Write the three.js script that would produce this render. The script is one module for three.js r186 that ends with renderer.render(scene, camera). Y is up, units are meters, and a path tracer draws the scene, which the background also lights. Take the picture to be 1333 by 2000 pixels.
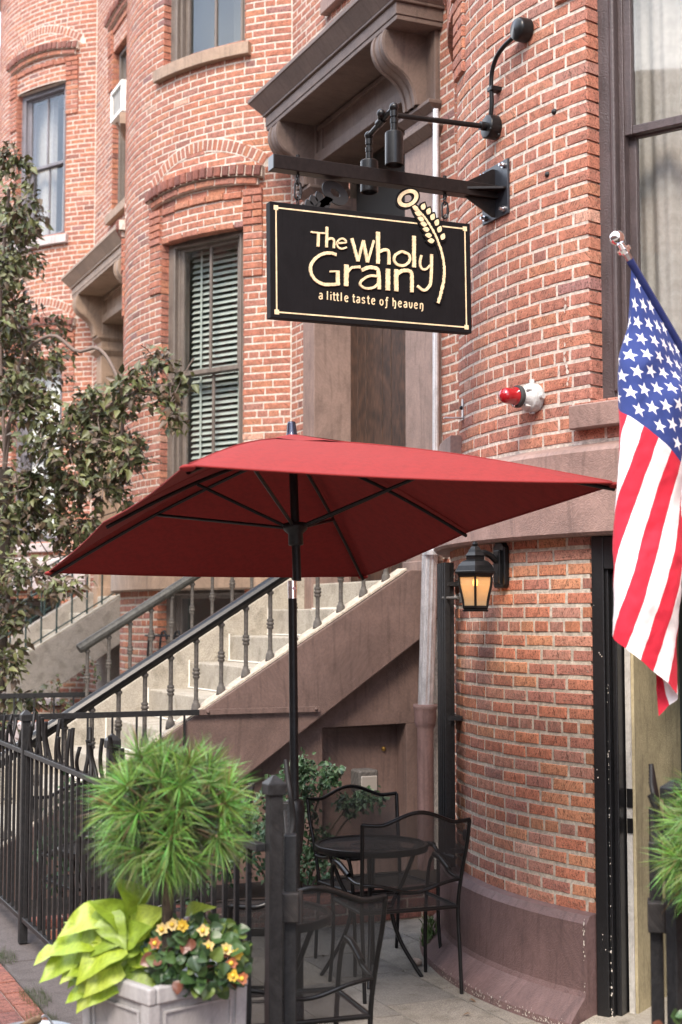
import * as THREE from 'three';
import { mergeGeometries, mergeVertices } from 'three/addons/utils/BufferGeometryUtils.js';
import { RoundedBoxGeometry } from 'three/addons/geometries/RoundedBoxGeometry.js';
import { createNoise3D } from 'simplex-noise';

// ---------------------------------------------------------------- camera, sky, sun, exposure
const scene = new THREE.Scene();
const camera = new THREE.PerspectiveCamera(39.31, 682 / 1024, 0.1, 400);
const YAW = THREE.MathUtils.degToRad(24), PIT = THREE.MathUtils.degToRad(4.29);
camera.position.set(0, 1.9, 0);
camera.lookAt(-Math.cos(YAW) * Math.cos(PIT), 1.9 + Math.sin(PIT), -Math.sin(YAW) * Math.cos(PIT));
camera.focus = 7.15; camera.userData.fStop = 3.2;

const renderer = new THREE.WebGLRenderer({ antialias: true });
renderer.toneMapping = THREE.LinearToneMapping;
renderer.toneMappingExposure = 3.2;
renderer.shadowMap.enabled = true;

function rng(seed) { let s = seed >>> 0; return () => { s = (s + 0x6d2b79f5) | 0; let t = Math.imul(s ^ (s >>> 15), 1 | s); t = (t + Math.imul(t ^ (t >>> 7), 61 | t)) ^ t; return ((t ^ (t >>> 14)) >>> 0) / 4294967296; }; }
const noise3 = createNoise3D(rng(5));
const fbm3 = (x, y, z, o = 4) => { let a = 0.5, s = 0, f = 1; for (let i = 0; i < o; i++) { s += a * noise3(x * f, y * f, z * f); a *= 0.5; f *= 2.03; } return s; };
const clamp = (v, a = 0, b = 1) => Math.min(b, Math.max(a, v)), mix = (a, b, t) => a + (b - a) * t;
const smooth = (a, b, v) => { const t = clamp((v - a) / (b - a)); return t * t * (3 - 2 * t); };

{ // a bright sky with broad thin cloud, the same all round
  const W = 512, H = 256, d = new Float32Array(W * H * 4);
  for (let j = 0; j < H; j++) for (let i = 0; i < W; i++) {
    const el = (j + 0.5) / H * Math.PI - Math.PI / 2, az = (i + 0.5) / W * Math.PI * 2;
    const x = Math.cos(el) * Math.cos(az), y = Math.sin(el), z = Math.cos(el) * Math.sin(az);
    const t = Math.pow(clamp(y), 0.6), k = 4 * (j * W + i);
    const c = smooth(-0.22, 0.32, fbm3(x * 2.2, y * 3.4, z * 2.2, 5)) * 0.9;
    d[k] = mix(mix(1.02, 0.40, t), 1.5, c); d[k + 1] = mix(mix(1.06, 0.60, t), 1.5, c); d[k + 2] = mix(mix(1.12, 0.98, t), 1.52, c); d[k + 3] = 1;
  }
  const sky = new THREE.DataTexture(d, W, H, THREE.RGBAFormat, THREE.FloatType);
  sky.mapping = THREE.EquirectangularReflectionMapping; sky.magFilter = sky.minFilter = THREE.LinearFilter; sky.needsUpdate = true;
  scene.background = sky; scene.environment = sky;
}
const sun = new THREE.DirectionalLight(0xffeedb, 2.0);
sun.position.set(6.5, 22, 6.5); sun.target.position.set(-8, 2, -4); scene.add(sun, sun.target);
sun.castShadow = true; sun.shadow.radius = 42; sun.shadow.mapSize.set(2048, 2048);
Object.assign(sun.shadow.camera, { left: -16, right: 16, top: 16, bottom: -16, near: 1, far: 60 });

// ---------------------------------------------------------------- helpers
const V = (x, y, z) => new THREE.Vector3(x, y, z), TAU = Math.PI * 2, rad = THREE.MathUtils.degToRad;
const col = (r, g, b) => new THREE.Color().setRGB(r, g, b);
const taken = {};
function numbered(n) { const k = taken[n] = (taken[n] ?? -1) + 1; return k ? n + '_' + String(k).padStart(3, '0') : n; }
function triUV(g, s = 1) {
  const p = g.attributes.position, n = g.attributes.normal, uv = new Float32Array(p.count * 2);
  for (let i = 0; i < p.count; i++) {
    const ax = Math.abs(n.getX(i)), ay = Math.abs(n.getY(i)), az = Math.abs(n.getZ(i));
    let u, v;
    if (ay > ax && ay > az) { u = p.getX(i); v = p.getZ(i); } else if (ax > az) { u = p.getZ(i); v = p.getY(i); } else { u = p.getX(i); v = p.getY(i); }
    uv[2 * i] = u * s; uv[2 * i + 1] = v * s;
  }
  g.setAttribute('uv', new THREE.BufferAttribute(uv, 2)); return g;
}
function flat(g) { const r = g.index ? g.toNonIndexed() : g; for (const k of Object.keys(r.attributes)) if (!['position', 'normal', 'uv', 'color'].includes(k)) r.deleteAttribute(k); if (!r.attributes.uv) r.setAttribute('uv', new THREE.BufferAttribute(new Float32Array(r.attributes.position.count * 2), 2)); return r; }
const join = (...gs) => mergeGeometries(gs.flat(9).filter(Boolean).map(flat));
function mesh(name, geo, mat, parent, keepUV) {
  let g = Array.isArray(geo) ? join(geo) : geo;
  if (!keepUV) triUV(g);
  const m = new THREE.Mesh(g, mat); m.name = parent ? name : numbered(name); m.castShadow = m.receiveShadow = true;
  (parent ?? scene).add(m); return m;
}
function thing(name, label, category, pos = [0, 0, 0], turn = 0, group) {
  const o = new THREE.Group(); o.name = numbered(name); scene.add(o); o.position.set(...pos); o.rotation.y = turn;
  o.userData = { label, category }; if (group) o.userData.group = group; return o;
}
function part(name, parent, pos = [0, 0, 0], turn = 0) { const o = new THREE.Group(); o.name = name; parent.add(o); o.position.set(...pos); o.rotation.y = turn; return o; }
function tag(o, label, category, group) { o.userData.label = label; o.userData.category = category; if (group) o.userData.group = group; return o; }
function setting(name, geo, mat) { const m = mesh(name, geo, mat); m.userData.kind = 'structure'; return m; }
function dup(root, label, pos, turn) { const r = root.clone(); r.name = numbered(root.name.replace(/_\d{3}$/, '')); scene.add(r); r.userData = { ...root.userData, label }; r.position.set(...pos); r.rotation.y = turn; return r; }
const box = (x0, x1, y0, y1, z0, z1) => new THREE.BoxGeometry(x1 - x0, y1 - y0, z1 - z0).translate((x0 + x1) / 2, (y0 + y1) / 2, (z0 + z1) / 2);
const rbox = (x0, x1, y0, y1, z0, z1, r = 0.006, s = 2) => new RoundedBoxGeometry(x1 - x0, y1 - y0, z1 - z0, s, Math.min(r, (x1 - x0) / 2.1, (y1 - y0) / 2.1, (z1 - z0) / 2.1)).translate((x0 + x1) / 2, (y0 + y1) / 2, (z0 + z1) / 2);
function between(g, a, b) { const d = b.clone().sub(a), q = new THREE.Quaternion().setFromUnitVectors(V(0, 1, 0), d.clone().normalize()); return g.applyQuaternion(q).translate((a.x + b.x) / 2, (a.y + b.y) / 2, (a.z + b.z) / 2); }
const rod = (a, b, r, r2 = r, n = 10) => between(new THREE.CylinderGeometry(r2, r, a.distanceTo(b), n), a, b);
const bar = (a, b, w, d = w) => between(new THREE.BoxGeometry(w, a.distanceTo(b), d), a, b);
function tube(pts, r, n = 8, seg, closed = false) { return new THREE.TubeGeometry(new THREE.CatmullRomCurve3(pts, closed, 'catmullrom', 0.5), seg ?? pts.length * 5, r, n, closed); }
const ball = (x, y, z, r, n = 12) => new THREE.SphereGeometry(r, n, Math.max(6, n * 0.7 | 0)).translate(x, y, z);
const lathe = (pts, n = 20) => new THREE.LatheGeometry(pts.map(([r, y]) => new THREE.Vector2(r, y)), n);
function frustum(b, t, y0, y1) { // rectangles [x0,x1,z0,z1] below and above
  const g = new THREE.BoxGeometry(1, 1, 1), p = g.attributes.position;
  for (let i = 0; i < p.count; i++) { const up = p.getY(i) > 0, r = up ? t : b; p.setXYZ(i, p.getX(i) > 0 ? r[1] : r[0], up ? y1 : y0, p.getZ(i) > 0 ? r[3] : r[2]); }
  const f = g.toNonIndexed(); f.computeVertexNormals(); return f;
}
function prism(pts, d, axis = 'x', bev = 0) { // polygon [a,b] extruded by d; axis x: a->z, b->y ; axis z: a->x, b->y ; axis y: a->x, b->z
  const s = new THREE.Shape(pts.map(([a, b]) => new THREE.Vector2(a, b)));
  const g = new THREE.ExtrudeGeometry(s, { depth: d - 2 * bev, bevelEnabled: bev > 0, bevelSize: bev, bevelThickness: bev, bevelOffset: -bev, bevelSegments: 2, curveSegments: 10 });
  g.translate(0, 0, bev);
  if (axis === 'x') g.applyMatrix4(new THREE.Matrix4().makeBasis(V(0, 0, 1), V(0, 1, 0), V(-1, 0, 0)));   // depth runs to -x
  if (axis === 'y') g.applyMatrix4(new THREE.Matrix4().makeBasis(V(1, 0, 0), V(0, 0, 1), V(0, -1, 0)));
  return g;
}

// ---------------------------------------------------------------- textures (grain, wear and print only)
function tex(n, fn, srgb = true, m = n) {
  const d = new Uint8Array(n * m * 4);
  for (let j = 0; j < m; j++) for (let i = 0; i < n; i++) { const c = fn(i / n, j / m), k = 4 * (j * n + i); for (let q = 0; q < 3; q++) d[k + q] = clamp(c.length ? c[q] : c) * 255; d[k + 3] = 255; }
  const t = new THREE.DataTexture(d, n, m); t.wrapS = t.wrapT = THREE.RepeatWrapping; t.magFilter = THREE.LinearFilter; t.minFilter = THREE.LinearMipmapLinearFilter; t.generateMipmaps = true;
  if (srgb) t.colorSpace = THREE.SRGBColorSpace; t.needsUpdate = true; return t;
}
// tileable noise: walk two circles
const tn = (u, v, f, s, o = 4) => { const a = u * TAU, b = v * TAU, r = f / TAU; return fbm3(r * Math.cos(a) + s, r * Math.sin(a) + r * 0.7 * Math.cos(b), r * Math.sin(b) + s * 1.7, o); };
const rep = (t, s) => { const c = t.clone(); c.repeat.set(s, s); c.needsUpdate = true; return c; };
const grainT = tex(512, (u, v) => { const a = tn(u, v, 9, 1), b = tn(u, v, 60, 7, 3), c = tn(u, v, 26, 3, 3); const w = smooth(0.26, 0.42, c) * 0.16, dk = smooth(0.24, 0.36, tn(u, v, 40, 11, 3)) * 0.36; const k = 0.85 + 0.18 * a + 0.14 * b - dk; return [k + w * 0.6, k + w * 1.5, k + w * 1.6]; });
const grainB = tex(512, (u, v) => 0.5 + 0.35 * tn(u, v, 60, 7, 4) + 0.3 * tn(u, v, 20, 2, 3) - smooth(0.24, 0.36, tn(u, v, 40, 11, 3)) * 0.3, false);
const lowT = tex(512, (u, v) => { const a = tn(u, v, 10, 131), b = tn(u, v, 55, 137, 3), s = tn(u, v * 0.35, 34, 133, 3); const w = smooth(0.2, 0.46, tn(u, v, 22, 139, 4)) * 0.3, dk = smooth(0.24, 0.4, tn(u, v, 34, 141, 3)) * 0.35; const k = 0.92 + 0.2 * a + 0.22 * b + 0.2 * s - dk; return [k + w * 0.55, k + w * 1.5, k + w * 1.7]; });
const veinT = tex(256, (u, v) => { const x = Math.abs(u - 0.5) * 2, mid = smooth(0.05, 0.0, x), q = (v * 7 - x * 2.4) % 1, w = Math.abs(((q + 1) % 1) - 0.5), side = smooth(0.07, 0.0, w) * smooth(1, 0.2, x) * 0.7, k = 0.88 + 0.16 * tn(u, v, 8, 151) + 0.1 * tn(u, v, 40, 153, 2), l = Math.max(mid, side) * 0.13; return [k + l, k + l * 0.9, k + l]; });
const mortarT = tex(256, (u, v) => { const k = 0.9 + 0.2 * tn(u, v, 14, 21) + 0.16 * tn(u, v, 70, 24, 3); return [k, k * 0.985, k * 0.97]; });
const paintT = tex(512, (u, v) => { const k = 0.92 + 0.13 * tn(u, v, 5, 31) + 0.09 * tn(u, v, 50, 34, 3), s = smooth(0.15, 0.5, tn(u * 3 % 1, v * 0.3, 8, 36)) * 0.09; return [k - s, k - s, k - s]; });
const paintB = tex(256, (u, v) => 0.5 + 0.4 * tn(u, v, 34, 41, 4), false);
const stoneT = tex(512, (u, v) => { const k = 0.87 + 0.07 * tn(u, v, 6, 51) + 0.3 * tn(u, v, 120, 54, 2), st = smooth(0.0, 0.6, tn(u, v, 5, 57, 6)) * 0.10; return [k - st, k - st * 1.04, k - st * 1.15]; });
const stoneB = tex(256, (u, v) => 0.5 + 0.5 * tn(u, v, 50, 61, 3), false);
const chipT = tex(512, (u, v) => { const c = smooth(0.30, 0.36, tn(u, v, 26, 71, 5)); const k = 0.95 + 0.1 * tn(u, v, 30, 72); return [mix(k, 1, c), mix(k, 1, c), mix(k, 1, c)]; });
const woodT = tex(512, (u, v) => { const g = tn(u, v * 0.12 % 1, 60, 81, 3), h = tn(u, v, 6, 84); const k = 0.72 + 0.45 * g + 0.25 * h; return [k, k * 0.97, k * 0.94]; });
const clothT = tex(256, (u, v) => { const k = 0.94 + 0.04 * Math.sin(u * TAU * 64) * Math.sin(v * TAU * 64) + 0.09 * tn(u, v, 8, 91); return [k, k, k]; });
const clothB = tex(256, (u, v) => 0.5 + 0.25 * Math.sin(u * TAU * 64) + 0.25 * Math.sin(v * TAU * 64), false);
const ironT = tex(256, (u, v) => { const k = 0.85 + 0.25 * tn(u, v, 10, 101) + 0.25 * tn(u, v, 60, 104, 2), r = smooth(0.34, 0.5, tn(u, v, 16, 107, 4)); return [k + r * 0.8, k + r * 0.45, k + r * 0.3]; });
const pebbleT = tex(256, (u, v) => { const k = 0.6 + 0.7 * tn(u, v, 40, 111, 3), w = tn(u, v, 12, 113); return [k + 0.1 * w, k, k - 0.1 * w]; });

const std = (c, o = {}) => new THREE.MeshStandardMaterial({ color: Array.isArray(c) ? col(...c) : c, roughness: 0.8, metalness: 0, side: THREE.DoubleSide, ...o });
const paint = (c, o = {}) => std(c, { map: rep(paintT, 0.8), bumpMap: rep(paintB, 3), bumpScale: 0.003, roughness: 0.62, ...o });
const stone = (c, o = {}) => std(c, { map: rep(stoneT, 1.1), bumpMap: rep(stoneB, 5), bumpScale: 0.004, roughness: 0.92, ...o });
const iron = (c, o = {}) => new THREE.MeshPhysicalMaterial({ color: col(...c), map: rep(ironT, 2.2), roughness: 0.5, specularIntensity: 0.6, side: THREE.DoubleSide, ...o });
const M = {
  mauve: paint([0.30, 0.197, 0.165]), hood: paint([0.155, 0.108, 0.090]), surround: paint([0.255, 0.175, 0.146]), stoopPaint: paint([0.15, 0.097, 0.083]), tan: paint([0.36, 0.25, 0.175]), pale: paint([0.55, 0.48, 0.47]), base: paint([0.175, 0.108, 0.102], { roughness: 0.55 }),
  frameA: paint([0.075, 0.055, 0.055], { roughness: 0.42 }), frameB: paint([0.17, 0.14, 0.118], { roughness: 0.5 }), frameC: paint([0.20, 0.19, 0.21], { roughness: 0.45 }),
  black: paint([0.012, 0.012, 0.013], { roughness: 0.35, bumpScale: 0.0015 }), blackChip: std([0.014, 0.014, 0.015], { roughness: 0.35 }), chips: std([0.6, 0.55, 0.48], { roughness: 0.9 }),
  iron: iron([0.022, 0.022, 0.023]), ironGloss: iron([0.010, 0.010, 0.0105], { roughness: 0.3 }), ironGrey: iron([0.115, 0.105, 0.095], { roughness: 0.7 }), ironGreen: iron([0.02, 0.045, 0.042], { roughness: 0.5 }),
  granite: stone([0.50, 0.455, 0.375]), graniteDark: stone([0.36, 0.33, 0.29]), caulk: std([0.78, 0.75, 0.68], { roughness: 0.9 }), mortar: std([0.74, 0.67, 0.60], { map: rep(mortarT, 2), bumpMap: rep(stoneB, 12), bumpScale: 0.003, roughness: 0.98 }),
  mortarLow: std([0.64, 0.58, 0.49], { map: rep(mortarT, 2), bumpMap: rep(stoneB, 12), bumpScale: 0.003, roughness: 0.98 }),
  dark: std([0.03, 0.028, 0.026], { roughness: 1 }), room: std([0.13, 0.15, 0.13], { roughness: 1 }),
  glass: new THREE.MeshPhysicalMaterial({ color: 0xffffff, transmission: 1, thickness: 0, roughness: 0.02, ior: 1.5, side: THREE.DoubleSide }),
  slat: std([0.36, 0.42, 0.38], { roughness: 0.55 }), curtain: std([0.34, 0.33, 0.30], { map: rep(clothT, 3), roughness: 0.95 }), shade: std([0.78, 0.82, 0.80], { roughness: 0.8 }),
  galv: std([0.78, 0.80, 0.84], { roughness: 0.42, metalness: 0.75, map: rep(paintT, 2) }), chrome: std([0.82, 0.82, 0.84], { roughness: 0.12, metalness: 1 }), steel: std([0.5, 0.5, 0.52], { roughness: 0.3, metalness: 1 }),
  plank: std([0.088, 0.046, 0.028], { map: rep(woodT, 1), roughness: 0.62 }), cream: paint([0.46, 0.39, 0.235], { roughness: 0.7 }), white: std([0.76, 0.76, 0.73], { roughness: 0.6 }),
  soil: std([0.06, 0.042, 0.03], { map: rep(pebbleT, 3), roughness: 1 }),
};
// ---------------------------------------------------------------- brick row houses with bowed fronts
const R = 2.38, ZC = -1.44, Z0 = -4.76, PITCH = 7.2, XA = -6.475, TOP = 11.5;
const bowS = { P: (u, y, d = 0) => V((R + d) * Math.sin(u / R), y, ZC + (R + d) * Math.cos(u / R)), ang: (u) => u / R };
const flatS = { P: (u, y, d = 0) => V(u, y, d), ang: () => 0 };
const U = (deg) => rad(deg) * R;
function quad(out, a, b, c, d) { out.push(a, b, c, a, c, d); }
function fromTris(tris) { const g = new THREE.BufferGeometry(); g.setAttribute('position', new THREE.BufferAttribute(new Float32Array(tris.flatMap((v) => [v.x, v.y, v.z])), 3)); g.computeVertexNormals(); return g; }
// the mortared core of a wall: outer and inner skins, cut at the openings, with reveals
function wallCore(S, u0, u1, y0, y1, holes, rec = -0.0022, thick = 0.3, du = 0.12) {
  const us = [u0, u1], ys = [y0, y1], t = []; holes = holes.map(([a, b, c, d]) => [a - 0.014, b + 0.014, c, d + 0.008]);
  for (const h of holes) { us.push(h[0], h[1]); ys.push(h[2], h[3]); }
  const cut = (a, lo, hi) => [...new Set(a.filter((v) => v >= lo && v <= hi))].sort((p, q) => p - q), ux = cut(us, u0, u1), yx = cut(ys, y0, y1);
  for (let i = 0; i + 1 < ux.length; i++) for (let j = 0; j + 1 < yx.length; j++) {
    const um = (ux[i] + ux[i + 1]) / 2, ym = (yx[j] + yx[j + 1]) / 2;
    if (holes.some((h) => um > h[0] && um < h[1] && ym > h[2] && ym < h[3])) continue;
    const n = Math.max(1, Math.ceil((ux[i + 1] - ux[i]) / du));
    for (let k = 0; k < n; k++) {
      const a = mix(ux[i], ux[i + 1], k / n), b = mix(ux[i], ux[i + 1], (k + 1) / n);
      quad(t, S.P(a, yx[j], rec), S.P(b, yx[j], rec), S.P(b, yx[j + 1], rec), S.P(a, yx[j + 1], rec));
      quad(t, S.P(b, yx[j], -thick), S.P(a, yx[j], -thick), S.P(a, yx[j + 1], -thick), S.P(b, yx[j + 1], -thick));
    }
  }
  for (const [a, b, c, d] of holes) {
    quad(t, S.P(a, c, rec), S.P(a, d, rec), S.P(a, d, -thick), S.P(a, c, -thick)); quad(t, S.P(b, c, -thick), S.P(b, d, -thick), S.P(b, d, rec), S.P(b, c, rec));
    quad(t, S.P(a, d, rec), S.P(b, d, rec), S.P(b, d, -thick), S.P(a, d, -thick)); quad(t, S.P(a, c, -thick), S.P(b, c, -thick), S.P(b, c, rec), S.P(a, c, rec));
  }
  const g = fromTris(t); triUV(g); return g;
}
// brick shapes: a few slightly irregular blocks with worn front edges (0.2 x 0.06 x 0.1, front at z = 0)
const BW = 0.2, BH = 0.06, BD = 0.1;
function brickShape(seed, wear = 0.004) {
  const r = rng(seed), j = (a) => (r() - 0.5) * a, w = BW / 2, h = BH / 2, t = [];
  const F = [], O = [], B = [];
  for (const [sx, sy] of [[-1, -1], [1, -1], [1, 1], [-1, 1]]) {
    F.push(V(sx * (w - wear - r() * wear) , sy * (h - wear * 0.8 - r() * 0.002), j(0.002)));
    O.push(V(sx * w + j(0.003), sy * h + j(0.003), -wear - r() * 0.003));
    B.push(V(sx * w, sy * h, -BD));
  }
  const c = V(j(0.02), j(0.01), 0.0005 + r() * 0.0012);
  for (let k = 0; k < 4; k++) { const n = (k + 1) % 4; t.push(F[k], F[n], c); quad(t, O[k], O[n], F[n], F[k]); quad(t, B[k], B[n], O[n], O[k]); }
  const g = fromTris(t); triUV(g);
  const uv = g.attributes.uv, ou = r(), ov = r(); for (let i = 0; i < uv.count; i++) uv.setXY(i, uv.getX(i) * 2.2 + ou, uv.getY(i) * 2.2 + ov);
  return g;
}
const SHAPES = Array.from({ length: 10 }, (_, i) => brickShape(40 + i)), SHAPES_OLD = Array.from({ length: 10 }, (_, i) => brickShape(90 + i, 0.0048));
const tones = (list, map = grainT) => list.map((c) => ({ c: col(...c), m: std(c, { map, bumpMap: grainB, bumpScale: 0.003, roughness: 0.93 }) }));
const REDS = tones([[0.511, 0.200, 0.130], [0.531, 0.213, 0.136], [0.492, 0.188, 0.124], [0.551, 0.228, 0.145], [0.472, 0.191, 0.132], [0.525, 0.198, 0.124], [0.564, 0.243, 0.154], [0.446, 0.179, 0.124], [0.511, 0.213, 0.151], [0.557, 0.232, 0.136], [0.485, 0.207, 0.151], [0.504, 0.196, 0.124]]);
const LOWS = tones([[0.485, 0.188, 0.114], [0.526, 0.218, 0.128], [0.441, 0.175, 0.120], [0.516, 0.188, 0.109], [0.558, 0.245, 0.132], [0.419, 0.175, 0.128], [0.505, 0.226, 0.150], [0.462, 0.170, 0.102], [0.549, 0.212, 0.112], [0.441, 0.207, 0.150]], lowT);
const DARKS = tones([[0.290, 0.105, 0.078], [0.348, 0.126, 0.089], [0.246, 0.098, 0.078], [0.319, 0.133, 0.105]]);
const ODD = tones([[0.30, 0.13, 0.10], [0.36, 0.17, 0.13], [0.60, 0.33, 0.24], [0.33, 0.16, 0.14]], lowT);
const brickMat = std([1, 1, 1], { map: grainT, bumpMap: grainB, bumpScale: 0.003, roughness: 0.93, vertexColors: true });
function courses(S, u0, u1, y0, y1, course, joint, holes, skip, seed, pal, old, gap = 8) {
  const r = rng(seed), out = []; let n = 0;
  for (let y = y0; y + course <= y1 + 0.02; y += course, n++) {
    const head = n % gap === gap - 2, L = (head ? 0.098 : 0.2) , step = L + joint; let x = u0 - step * (head ? r() : (n % 2 ? 0.5 : 0)) - 0.01 * r();
    const ym = y + course / 2; let cuts = holes.filter((h) => ym > h[2] && ym < h[3]).map((h) => [h[0], h[1]]); for (const f of skip) { const c = f(ym); if (c) cuts.push(...c); }
    let free = [[u0, u1]]; for (const [a, b] of cuts) free = free.flatMap(([p, q]) => (q <= a || p >= b ? [[p, q]] : [[p, a], [b, q]].filter(([s, t]) => t - s > 0.02)));
    const marks = []; for (; x < u1; x += step * (1 + (r() - 0.5) * 0.05)) marks.push(x);
    for (const [f0, f1] of free) { // whole bricks on the common bond, with no slivers at the ends
      const e = marks.filter((m) => m > f0 + 0.05 && m < f1 - 0.05), b = [f0 - joint / 2 + 0.001, ...e, f1 + joint / 2 - 0.001];
      for (let i = 0; i + 1 < b.length; i++) { const p = b[i] + joint / 2, q = b[i + 1] - joint / 2; if (q - p < 0.02) continue;
        out.push({ S, u: (p + q) / 2, y: ym + (r() - 0.5) * 0.003, w: q - p, h: course - joint + (r() - 0.5) * 0.003, d: (r() - 0.5) * 0.003, roll: (r() - 0.5) * 0.008, tone: r() < 0.035 ? ODD[(r() * ODD.length) | 0] : pal[(r() * pal.length) | 0], shape: (old ? SHAPES_OLD : SHAPES)[(r() * 10) | 0] }); }
    }
  }
  return out;
}
const tmpM = new THREE.Matrix4(), tmpE = new THREE.Euler();
function brickMatrix(b) {
  const p = b.S.P(b.u, b.y, b.d), m = new THREE.Matrix4().makeRotationY(b.S.ang(b.u)); m.multiply(tmpM.makeRotationFromEuler(tmpE.set(b.pitch ?? 0, 0, b.roll)));
  m.setPosition(p); m.scale(V(b.w / BW, b.h / BH, (b.dep ?? BD) / BD)); return m;
}
const fwd = new THREE.Vector3(); camera.updateMatrixWorld(); camera.updateProjectionMatrix(); const viewProj = new THREE.Matrix4().multiplyMatrices(camera.projectionMatrix, camera.matrixWorldInverse.copy(camera.matrixWorld).invert());
// bricks of a wall: the ones that show largest are meshes of their own, the rest one part
function lay(list, parent, most, name = 'brick', restName = 'brickwork') {
  const off = parent.getWorldPosition(V(0, 0, 0));
  for (const b of list) {
    const p = b.S.P(b.u, b.y, b.d + 0.001).add(off), a = b.S.ang(b.u), n = V(Math.sin(a), 0, Math.cos(a)), v = camera.position.clone().sub(p), dist = v.length(), q = p.clone().applyMatrix4(viewProj);
    const facing = n.dot(v) / dist; b.size = Math.abs(q.x) < 1.02 && Math.abs(q.y) < 1.02 && facing > 0.04 ? b.w * b.h * Math.max(facing, 0.04) / (dist * dist) : 0;
  }
  const order = [...list].sort((a, b) => b.size - a.size), geos = [];
  order.forEach((b, i) => {
    const m = brickMatrix(b);
    if (i < most && b.size > 0) { const o = new THREE.Mesh(b.shape, b.tone.m); o.name = name; o.castShadow = o.receiveShadow = true; o.matrix.copy(m); o.matrix.decompose(o.position, o.quaternion, o.scale); parent.add(o); }
    else { const g = b.shape.clone().applyMatrix4(m), c = new Float32Array(g.attributes.position.count * 3); for (let k = 0; k < c.length; k += 3) { c[k] = b.tone.c.r; c[k + 1] = b.tone.c.g; c[k + 2] = b.tone.c.b; } g.setAttribute('color', new THREE.BufferAttribute(c, 3)); geos.push(g); }
  });
  if (geos.length) { const m = mesh(restName, mergeGeometries(geos), brickMat, parent, true); m.userData.kind = 'stuff'; }
}
// a profile [depth, height] drawn along a wall, closed at both ends; dy(u) lifts it along an arch
function sweep(S, prof, u0, u1, n = 12, dy = () => 0) {
  const t = [], k = prof.length, ring = (u) => prof.map(([d, y]) => S.P(u, y + dy(u), d));
  let a = ring(u0);
  const faces = THREE.ShapeUtils.triangulateShape(prof.map(([d, y]) => new THREE.Vector2(d, y)), []);
  const capA = a; for (let i = 1; i <= n; i++) { const b = ring(mix(u0, u1, i / n)); for (let j = 0; j < k; j++) { const m = (j + 1) % k; quad(t, a[j], b[j], b[m], a[m]); } a = b; }
  for (const f of faces) { t.push(capA[f[0]], capA[f[1]], capA[f[2]], a[f[0]], a[f[2]], a[f[1]]); }
  return fromTris(t);
}
const slab = (S, u0, u1, y0, y1, d0, d1, n = 10, e = 0.006) => sweep(S, [[d0, y0], [d1 - e, y0], [d1, y0 + e], [d1, y1 - e], [d1 - e, y1], [d0, y1]], u0, u1, n);

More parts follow.
